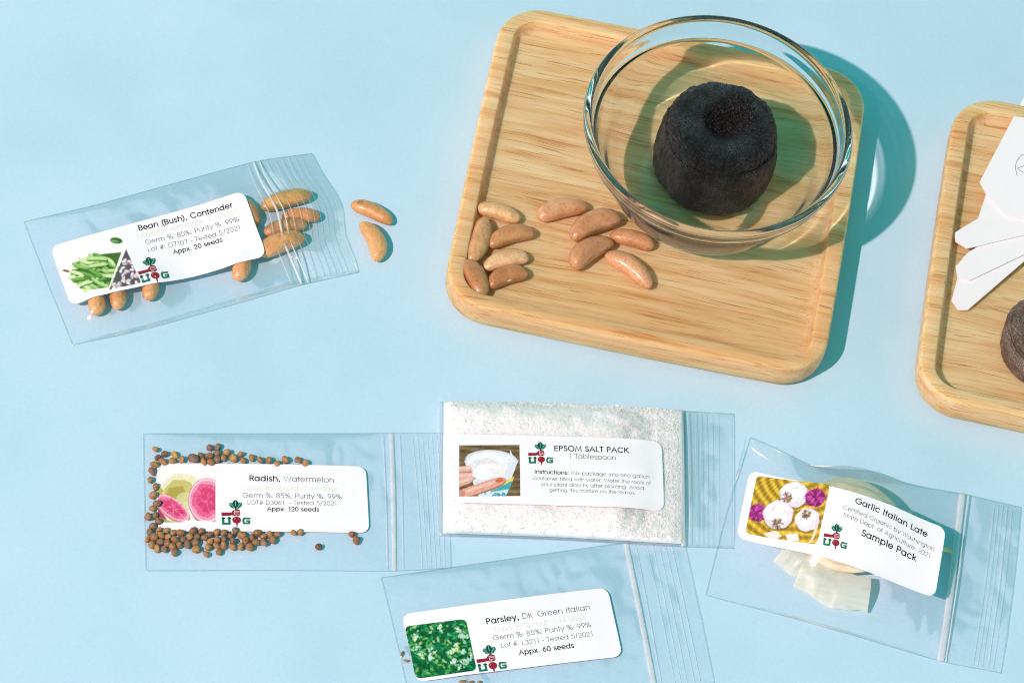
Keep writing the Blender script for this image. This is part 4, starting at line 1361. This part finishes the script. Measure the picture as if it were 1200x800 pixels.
extra = [((160+530*0.125, 500+300*0.125), 'one grey brown radish seed larger than its neighbours, above the label', (124, 98, 80), 1.3, 1),
         ((160+360*0.125, 500+257*0.125), 'bright yellow broken seed above the radish label corner', (206, 158, 62), 1.0, 1.35),
         ((280+415*0.225, 500+620*0.225), 'lone dark radish seed below the middle of the radish label', (104, 80, 58), 0.95, 1.1),
         ((280+612*0.225, 500+588*0.225), 'brown radish seed below the right end of the radish label', (138, 98, 70), 1.12, 1.1),
         ((280+590*0.225, 500+556*0.225), 'small radish seed peeping from under the right end of the radish label', (140, 98, 70), 0.9, 1.0)]
SEEDMESH = []
def seed_mesh(seed):
    r = np.random.RandomState(seed)
    V, F = lathe([(0.0001, -1), (0.38, -0.93), (0.71, -0.72), (0.93, -0.38), (1, 0), (0.95, 0.35), (0.74, 0.70), (0.40, 0.93), (0.0001, 1)], 16)
    V = np.array(V)
    th = np.arctan2(V[:, 1], V[:, 0])
    k = 1+0.10*np.sin(th*2+r.uniform(0, 6))+0.09*np.sin(V[:, 2]*3+r.uniform(0, 6))+0.06*np.sin(th*3+r.uniform(0, 6))
    V = V*k[:, None]*np.array([r.uniform(1.0, 1.25), r.uniform(0.84, 1.0), r.uniform(0.85, 1.0)])
    me = bpy.data.meshes.new('radish_seed')
    me.from_pydata((V*0.116*S).tolist(), [], F)
    me.polygons.foreach_set('use_smooth', [True]*len(me.polygons))
    me.materials.append(MT['seed'])
    return me, V*0.116
for i in range(6): SEEDMESH.append(seed_mesh(40+i))
items = [(p, 'round brown radish seed in the heap showing above the radish label', 'radish seeds above the label', None, 1, 1) for p in above] \
    + [(p, 'round brown radish seed squeezed between the radish label and the closed packet end', 'radish seeds beside the closed end', None, 1, 1) for p in left] \
    + [(p, 'round brown radish seed in the heap showing below the radish label', 'radish seeds below the label', None, 1, 1) for p in below] \
    + [(e[0], e[1], None, e[2], e[3], e[4]) for e in extra]
rs = np.random.RandomState(11)
XYs = np.array([at(*it[0], 0.16)[:2] for it in items])
for _ in range(30):                                            # push overlapping seeds apart
    for i in range(len(XYs)):
        d = XYs-XYs[i]; q = np.hypot(d[:, 0], d[:, 1]); q[i] = 9
        for j in np.where(q < 0.225)[0]:
            m = d[j]/max(q[j], 1e-3)*(0.225-q[j])*0.25
            XYs[j] += m; XYs[i] -= m
pal = [(164, 124, 82), (152, 114, 78), (172, 130, 84), (144, 108, 78), (134, 106, 84), (158, 118, 78), (150, 116, 84), (176, 136, 88), (128, 106, 88)]
placed = []
for (it, xy) in zip(items, XYs):
    me, vv = SEEDMESH[rs.randint(6)]
    o = bpy.data.objects.new('radish_seed', me); COL.objects.link(o)
    sc_ = it[4]*rs.uniform(0.86, 1.1)
    o.rotation_euler = (rs.uniform(0, 6.28), rs.uniform(-0.5, 0.5), rs.uniform(0, 6.28))
    o.scale = (sc_*it[5], sc_, sc_)
    z = 0.02+0.128*sc_*1.0
    for (q, zq) in placed:
        dd = np.hypot(*(q-xy))
        if dd < 0.17: z = min(0.30, max(z, zq+math.sqrt(max(0, 0.05-dd*dd))*0.7))
    placed.append((xy, z))
    o.location = (xy[0]*S, xy[1]*S, z*S)
    o.color = (*srgb(*(it[3] or pal[rs.randint(len(pal))])), 1)
    tag(o, it[1], 'seed', it[2])
    pr_.holds(np.array([(xy[0]+dx, xy[1]+dy, z+0.13*sc_) for dx in (-0.06, 0, 0.06) for dy in (-0.06, 0, 0.06)]), 0.02)
pr_.solve(air=0.10, mouth=0.03, zips=((0.805, 0.815),), wr=0.02, seed=13, press=lambda s, t: s > 0.93)
pr_.build([(0.812, 0.822, 0.072, 0.04)],
          [(0.790, 0.794, 0.025), (0.842, 0.850, 0.022), (0.905, 0.892, 0.010), (0.920, 0.908, 0.010), (0.935, 0.924, 0.010), (0.950, 0.940, 0.010), (0.965, 0.956, 0.010), (0.98, 0.974, 0.012)])
tag(pr_.root, 'clear zip packet of small brown seeds labelled Radish, Watermelon', 'seed packet', 'labelled zip packets')
lr = Label(pr_, [(183.3, 542.5), (428.7, 546.3), (432.8, 624.3), (183.9, 622.4)])
lr.picture(pic_radish(), [(184.6, 548), (252, 549), (252, 612.5), (185.4, 612)])
lr.logo((260.4, 615.6), (293.2, 615.2))
lr.text([([('Radish,', BD), (' Watermelon', RG)], (291.6, 564.2), (391.3, 565.8), INK),
         ([('Days to Sprout: 7-14 days', RG)], (286.8, 575.2), (395.4, 576.2), PALE),
         ([('Germ %: 85%; Purity %: 99%', RG)], (283.6, 584), (400.2, 585.2), GREY),
         ([('LOT# D3061  - Tested 5/2021', RG)], (289.3, 592), (394.8, 592.8), GREY),
         ([('Appx. 120 seeds', BD)], (312.5, 599.6), (373.9, 599.8), INK)])

# ---- parsley pouch
pp_ = Pouch('parsley_packet', [(484, 838), (640, 822), (778, 808), (837, 799)], [(447, 676.5), (560, 660), (730, 635.5), (801, 630)],
            [(484, 838), (466, 755), (447, 676.5)], [(837, 799), (819, 716), (801, 630)])
C20 = lambda x, y: (430+x*0.2, 640+y*0.2)
G_P = 'parsley seeds in the parsley packet'
def parsley_seed(a, b, col, label):
    A, B = at(*a, 0.06), at(*b, 0.06)
    d = B-A; L = float(np.hypot(d[0], d[1])); th = math.atan2(d[1], d[0])
    V, F = lathe([(0.0001, -1), (0.30, -0.85), (0.62, -0.5), (0.82, -0.05), (0.80, 0.35), (0.52, 0.72), (0.2, 0.95), (0.0001, 1)], 20)
    V = np.array(V)
    an = np.arctan2(V[:, 1], V[:, 0]); k = 1+0.10*np.cos(an*5)
    X = V[:, 2]*L/2; Y = V[:, 0]*k*0.055+0.02*(V[:, 2]**2); Z = V[:, 1]*k*0.05
    c, s_ = math.cos(th), math.sin(th); ct = (A+B)/2
    W = np.c_[X*c-Y*s_+ct[0], X*s_+Y*c+ct[1], Z-Z.min()+0.025]
    o = mesh('parsley_seed', W, [f for f in F], MT['husk'])
    tag(o, label, 'seed', G_P)
    pp_.holds(W)
parsley_seed(C20(212, 610), C20(198, 645), 0, 'upright thin parsley seed beside the closed end of the parsley label')
parsley_seed(C20(212, 667), C20(250, 672), 0, 'level parsley seed just below the upright one by the parsley picture')
parsley_seed(C20(535, 792), C20(585, 788), 0, 'first parsley seed peeping below the parsley label near the logo')
parsley_seed(C20(585, 800), C20(630, 790), 0, 'middle parsley seed of the three below the parsley label')
parsley_seed(C20(645, 800), C20(675, 790), 0, 'last parsley seed of the three below the parsley label, nearest the letter G')
pp_.solve(air=0.12, mouth=0.05, zips=((0.80, 0.822),), wr=0.025, seed=23, press=lambda s, t: (s > 0.70) & (t > 0.90))
pp_.build([(0.800, 0.808, 0.085, 0.05)],
          [(0.825, 0.84, 0.02), (0.87, 0.875, 0.010), (0.89, 0.895, 0.010), (0.91, 0.915, 0.010), (0.935, 0.935, 0.012), (0.955, 0.955, 0.014)])
tag(pp_.root, 'clear zip packet labelled Parsley, Dk. Green Italian with a green leaf picture', 'seed packet', 'labelled zip packets')
lp = Label(pp_, [(470.5, 719.5), (711.8, 687.8), (729.6, 768.5), (488, 799)])
lp.picture(pic_parsley(), [(474, 734), (545.2, 726), (558, 786.5), (487, 795.5)], rr=0.09)
lp.logo((561.4, 788.2), (593.8, 784))
lp.text([([('Parsley,', BD), (' Dk. Green Italian', RG)], (569.3, 732.4), (691.8, 714.5), INK),
         ([('Days to Sprout: 7-14 days', RG)], (578.8, 741.8), (686.6, 726.2), PALE),
         ([('Germ %: 85%; Purity %: 99%', RG)], (577.7, 751.5), (692.5, 735), GREY),
         ([('Lot #: L3211 - Tested 5/2021', RG)], (586.5, 760.2), (695.3, 745.4), GREY),
         ([('Appx. 60 seeds', BD)], (607.8, 768.2), (672.6, 759.2), INK)])

# ---- epsom salt pouch (lies on the ends of the radish and parsley packets)
pe_ = Pouch('salt_packet', [(515, 627), (650, 631.5), (801, 640), (858, 641.5)], [(516, 471), (660, 473.5), (797, 481), (858, 484.5)],
            [(515, 627), (515, 550), (516, 471)], [(858, 641.5), (858, 560), (858, 484.5)], z0=0.13)
def make_salt():
    ns, nt = 260, 130
    s0 = np.linspace(0.012, 0.825, ns); t0 = np.linspace(0.015, 0.985, nt)
    SS, TT = np.meshgrid(s0, t0)
    C = pe_.coons(SS, TT)
    prof = (1-np.abs(2*TT-1)**14)**0.6*np.clip(SS/0.04, 0, 1)**0.5
    prof = prof*np.interp(SS, [0, 0.3, 0.62, 0.74, 0.80, 0.83], [0.95, 1.0, 0.95, 0.75, 0.5, 0.2])
    lump = vnoise((nt, ns), (6, 10), 31)*0.16+vnoise((nt, ns), (16, 30), 32)*0.06
    gr = (vnoise((nt, ns), (60, 130), 33)-0.5)*0.03+(np.random.RandomState(1).rand(nt, ns)-0.5)*0.012
    Z = 0.155+prof*(0.32+lump*0.22)+gr*np.clip(prof*3, 0, 1)
    Z = np.maximum(Z, 0.15)
    V = np.dstack([C[..., 0], C[..., 1], Z]).reshape(-1, 3)
    V2 = np.dstack([C[..., 0], C[..., 1], np.full_like(Z, 0.142)]).reshape(-1, 3)
    F = gridfaces(ns, nt); k = len(V)
    F2 = [tuple(i+k for i in f[::-1]) for f in F]
    rg = [i for i in range(ns)]+[j*ns+ns-1 for j in range(1, nt)]+[(nt-1)*ns+i for i in range(ns-2, -1, -1)]+[j*ns for j in range(nt-2, 0, -1)]
    F3 = [(rg[i], rg[i]+k, rg[(i+1) % len(rg)]+k, rg[(i+1) % len(rg)]) for i in range(len(rg))]
    allV = [tuple(v) for v in V]+[tuple(v) for v in V2]
    allF = F+F2+F3
    fm = [0]*len(allF)
    r = np.random.RandomState(8)
    box = np.array([(x, y, z) for x in (-1, 1) for y in (-1, 1) for z in (-1, 1)], float)
    bf = [(0, 1, 3, 2), (4, 6, 7, 5), (0, 4, 5, 1), (2, 3, 7, 6), (0, 2, 6, 4), (1, 5, 7, 3)]
    N = 2300
    for q in range(N):
        edgy = r.rand() < 0.72
        i = int(r.uniform(0.72, 0.999)*ns) if edgy else r.randint(ns)
        j = r.randint(nt)
        if not edgy and r.rand() < 0.25: j = r.choice([r.randint(0, 8), r.randint(nt-8, nt)])
        p = V[j*ns+i]
        if 0.012+0.813*i/ns > 0.818: continue
        sz = np.array([r.uniform(0.010, 0.020), r.uniform(0.010, 0.020), r.uniform(0.018, 0.042)])
        a, b, c = r.uniform(0, 6.28, 3)
        Rm = np.array(Matrix.Rotation(a, 3, 'Z') @ Matrix.Rotation(b, 3, 'X') @ Matrix.Rotation(c, 3, 'Y'))
        W = (box*sz*np.where(box[:, 2:3] > 0, 0.7, 1.0))@Rm.T+p+np.array([0, 0, 0.008])
        W[:, 2] = np.maximum(W[:, 2], 0.145)
        o = len(allV); allV += [tuple(v) for v in W]
        allF += [tuple(x+o for x in f) for f in bf]; fm += [1]*6
    o = mesh('epsom_salt', allV, allF, mats=[MT['salt'], MT['crystal']], fmat=fm, smooth=False, base=(*pe_.root['_base'][:2], 0.14))
    tag(o, 'white crystal salt filling the clear packet', kind='stuff')
    return V
pe_.holds(make_salt(), 0.035)
pe_.solve(air=0.0, mouth=0.05, zips=((0.828, 0.828),), its=500, wr=0.03, seed=33)
pe_.build([(0.832, 0.824, 0.075, 0.05)],
          [(0.855, 0.846, 0.025), (0.878, 0.872, 0.010), (0.895, 0.889, 0.010), (0.912, 0.907, 0.010), (0.93, 0.926, 0.010), (0.95, 0.947, 0.010)])
tag(pe_.root, 'zip packet of white salt with the label EPSOM SALT PACK', 'salt packet', 'labelled zip packets')
le = Label(pe_, [(531, 508.3), (775, 518.2), (778, 600.4), (531, 588.4)], stiff=8, lift=0.075)
le.picture(pic_salt(), [(538, 522), (608, 523), (609, 582.8), (538, 581.8)])
le.logo((619.4, 545), (647.4, 545.3))
le.text([([('EPSOM SALT PACK', BD)], (648.3, 530.4), (736, 533.6), INK),
         ([('1 Tablespoon', RG)], (665.5, 539.6), (720.8, 542.2), GREY),
         ([('Instructions:', BD), (' Mix package into one-gallon', RG)], (625.5, 556.6), (760.4, 563.8), GREY),
         ([('container filled with water. Water the roots of', RG)], (623.9, 564), (762, 571), GREY),
         ([('your plant directly after planting. Avoid', RG)], (633, 571.2), (753.9, 577), GREY),
         ([('getting this mixture on the leaves.', RG)], (642.8, 578), (744.2, 582.8), GREY)])

# ---- garlic pouch
pg_ = Pouch('garlic_packet', [(827, 697), (930, 724, 0.07), (1020, 750, 0.08), (1103, 775, 0.06), (1173, 788, 0.05)],
            [(875, 511, 0.25), (905, 524, 0.55), (948, 548, 0.50), (985, 545, 0.95), (1012, 546, 1.0), (1042, 561, 0.7), (1080, 570, 0.45), (1128, 578, 0.15), (1196, 594, 0.05)],
            [(827, 697), (850, 606), (875, 511, 0.25)], [(1173, 788), (1186, 690), (1196, 594, 0.05)])
GC = at(1000, 616, 0.8); GX, GY = GC[0], GC[1]
gr_ = empty('garlic_bulb', (GX, GY, 0.03))
def make_garlic():
    n, m = 72, 44
    V = []
    ax = np.array([math.cos(math.radians(-22+11.5)), math.sin(math.radians(-22+11.5)), 0])     # root end -> stem end, along the label
    ay = np.array([-ax[1], ax[0], 0]); az = np.array([0, 0, 1.0])
    for j in range(m):
        u = -math.cos(math.pi*j/(m-1))
        x = u*1.68
        r = math.sqrt(max(0, 1-u*u))**0.9*1.66*(1-0.12*u)
        for k in range(n):
            a = 2*math.pi*k/n
            lob = 1+0.05*math.cos(a*5+0.6)*(1-u*u)-0.02*math.cos(a*10)
            y = r*lob*math.cos(a); z = r*lob*math.sin(a)*0.47
            V.append(np.array([GX, GY, 0.80])+ax*x+ay*y+az*z)
    V = np.array(V); V[:, 2] = np.maximum(V[:, 2], 0.03)
    F = gridfaces(n, m, True)
    mesh('bulb', V, F, MT['bulb'], parent=gr_)
    return V, ax, ay
GV, gax, gay = make_garlic()
pg_.holds(GV, 0.03)
def strip_tube(P, R, n=8):
    P = np.asarray(P, float); V = []
    T = np.gradient(P, axis=0); T /= np.linalg.norm(T, axis=1)[:, None]
    for p, t, r in zip(P, T, R):
        a = np.cross(t, [0, 0, 1.0]); a /= np.linalg.norm(a)+1e-9; b = np.cross(a, t)
        for k in range(n):
            q = 2*math.pi*k/n; V.append(p+a*r*math.cos(q)+b*r*math.sin(q))
    F = gridfaces(n, len(P), True); F.append(list(range(n))[::-1]); F.append([(len(P)-1)*n+k for k in range(n)])
    return V, F
e0 = at(1062, 632, 0.8); e1 = at(1100, 641, 0.35); e2 = at(1117, 647.5, 0.14)
V, F = strip_tube([e0, e1, (e1+e2)/2+np.array([0, 0.02, 0.01]), e2], [0.12, 0.07, 0.08, 0.035], 10)
mesh('root_end', V, F, MT['stem'], parent=gr_); pg_.holds(V)
s0 = at(955, 590, 0.9); s1 = at(925, 574, 0.62); s2 = at(905, 570.5, 0.5)
V, F = strip_tube([s0, s1, s2], [0.11, 0.06, 0.03], 8)
mesh('dried_stem', V, F, MT['stemdark'], parent=gr_); pg_.holds(V)
# papery skin fanned out below the bulb
def make_flake(name, root_pt, tips, z0, z1, rip, seed):
    r = np.random.RandomState(seed)
    n, m = 60, 26
    NZ = vnoise((1, 60), (1, 9), seed)[0]-0.5; NZ2 = vnoise((1, 60), (1, 4), seed+4)[0]+0.35*vnoise((1, 60), (1, 10), seed+6)[0]-0.7
    rp = smooth_poly([at(*p, z0) for p in root_pt], n, 2); tp = smooth_poly([at(*p, z1) for p in tips], n, 2)
    V = []
    for j in range(m):
        f = j/(m-1)
        for i in range(n):
            g = i/(n-1)
            q = rp[i]*(1-f)+tp[i]*f
            d = tp[i]-rp[i]
            q = q+d*(rip*np.interp(g*59, range(60), NZ)*1.0*f*f)
            z = z0+(z1-z0)*f**1.3+np.interp(g*59, range(60), NZ2)*0.16*f+0.16*math.sin(f*3.1)
            V.append((q[0], q[1], max(z, 0.04)))
    V = np.array(V)
    V2 = V-np.array([0, 0, 0.008])
    F = gridfaces(n, m); k = len(V)
    F2 = [tuple(x+k for x in f[::-1]) for f in F]
    mesh(name, np.r_[V, V2], F+F2, MT['flake'], parent=gr_)
    pg_.holds(V)
make_flake('papery_skin', [(946, 650), (975, 664), (1005, 674), (1021, 676)], [(930, 684), (952, 700), (985, 715), (1016, 718)], 0.5, 0.14, 0.10, 3)
make_flake('skin_sheet', [(925, 638), (945, 645), (975, 655)], [(906, 656), (926, 674), (950, 682)], 0.5, 0.16, 0.05, 8)
tag(gr_, 'cream garlic bulb with loose papery skin inside the clear garlic packet', 'garlic')
pg_.solve(air=0.16, mouth=0.05, zips=((0.795, 0.80),), its=3000, wr=0.035, seed=43)
pg_.build([(0.798, 0.790, 0.11, 0.055), (0.815, 0.812, 0.025, 0.05)],
          [(0.905, 0.905, 0.010), (0.92, 0.92, 0.010), (0.935, 0.935, 0.010), (0.955, 0.952, 0.016), (0.972, 0.97, 0.010)])
tag(pg_.root, 'puffed clear zip packet labelled Garlic Italian Late around a garlic bulb', 'seed packet', 'labelled zip packets')
lg = Label(pg_, [(874.2, 564.8), (1102.8, 634.1), (1090, 714.7), (858.7, 642.2)], stiff=60, flat=0.5)
lg.picture(pic_garlic(), [(882.5, 571.5), (965.5, 590.5), (950.5, 659), (869.2, 638)], rr=0.08)
lg.logo((957.8, 660), (984.8, 666))
lg.text([([('Garlic Italian Late', BD)], (993.6, 613.2), (1080.3, 646.1), INK),
         ([('Certified Organic by Washington', RG)], (979.6, 620), (1088.5, 661.6), GREY),
         ([('State Dept. of Agriculture: 2021', RG)], (980, 628.9), (1084.2, 669.4), GREY),
         ([('Sample Pack', BD)], (1001.3, 650.2), (1067.2, 674.2), INK)])

# ------------------------------------------------------------------ white plant markers fanned out on the second tray
G_M = 'white plant markers fanned out on the second tray'
def marker(px, zt0, label):
    xt = 13.9
    def w(p):
        z = zt0
        for _ in range(10):
            q = at(*p, z); z = zt0+max(0, (q[0]-xt))*0.075
        return np.array([q[0], q[1], z])
    P = [w(p) for p in px]
    V = [tuple(p) for p in P]+[tuple(p-np.array([0, 0, 0.045])) for p in P]
    n = len(P)
    area = sum(P[i][0]*P[(i+1) % n][1]-P[(i+1) % n][0]*P[i][1] for i in range(n))
    o_ = list(range(n)) if area > 0 else list(range(n))[::-1]
    F = [o_, [i+n for i in o_[::-1]]]
    for a, b in zip(o_, o_[1:]+o_[:1]): F.append((a, a+n, b+n, b))
    o = mesh('plant_marker', V, F, MT['card'], smooth=False)
    tag(o, label, 'plant marker', G_M)
    return o, w
marker([(1115, 352), (1123, 363), (1134, 363), (1200, 306), (1300, 218), (1276, 190), (1180, 275), (1122, 326)], 0.80, 'lowest white plant marker of the fan, tip nearest the peat pellet')
marker([(1120, 312), (1122, 325), (1137, 328), (1200, 298), (1330, 236), (1312, 198), (1190, 262), (1134, 296)], 0.88, 'white plant marker second from the bottom of the fan')
marker([(1118, 273), (1120, 283), (1133, 291), (1200, 275), (1330, 243), (1322, 200), (1215, 222), (1156, 226), (1146, 256)], 0.96, 'white plant marker just under the handwritten one')
mk, mw = marker([(1148, 213), (1156, 228), (1178, 252), (1212, 258), (1345, 40), (1262, -6), (1200, 114)], 1.04, 'topmost and steepest white plant marker with grey handwriting')
# handwriting: R a
HV, HF = [], []
for pts in ([(1192, 206), (1190.5, 200), (1189.5, 196), (1191.5, 189), (1196, 182.5), (1201, 180.5), (1205, 184), (1204, 190), (1199, 195), (1191.5, 197.5), (1196, 200.5), (1201, 203), (1208, 202)],
            [(1216, 190), (1212, 189), (1209, 193), (1211, 197), (1215, 196), (1217, 190), (1217, 197), (1221, 194)]):
    P = smooth_poly([(x, y, 0) for x, y in pts], 40, 1)[:, :2]
    v, f = ribbon([tuple(p) for p in P], 0.28)
    o_ = len(HV)
    HV += [mw(q)+np.array([0, 0, 0.006]) for q in v]; HF += [tuple(i+o_ for i in q) for q in f]
mesh('handwriting', HV, HF, MT['ink'], parent=mk, vcol=np.array([lin((118, 116, 126))]*len(HV)), smooth=False)

for o in bpy.data.objects:
    if '_base' in o: del o['_base']
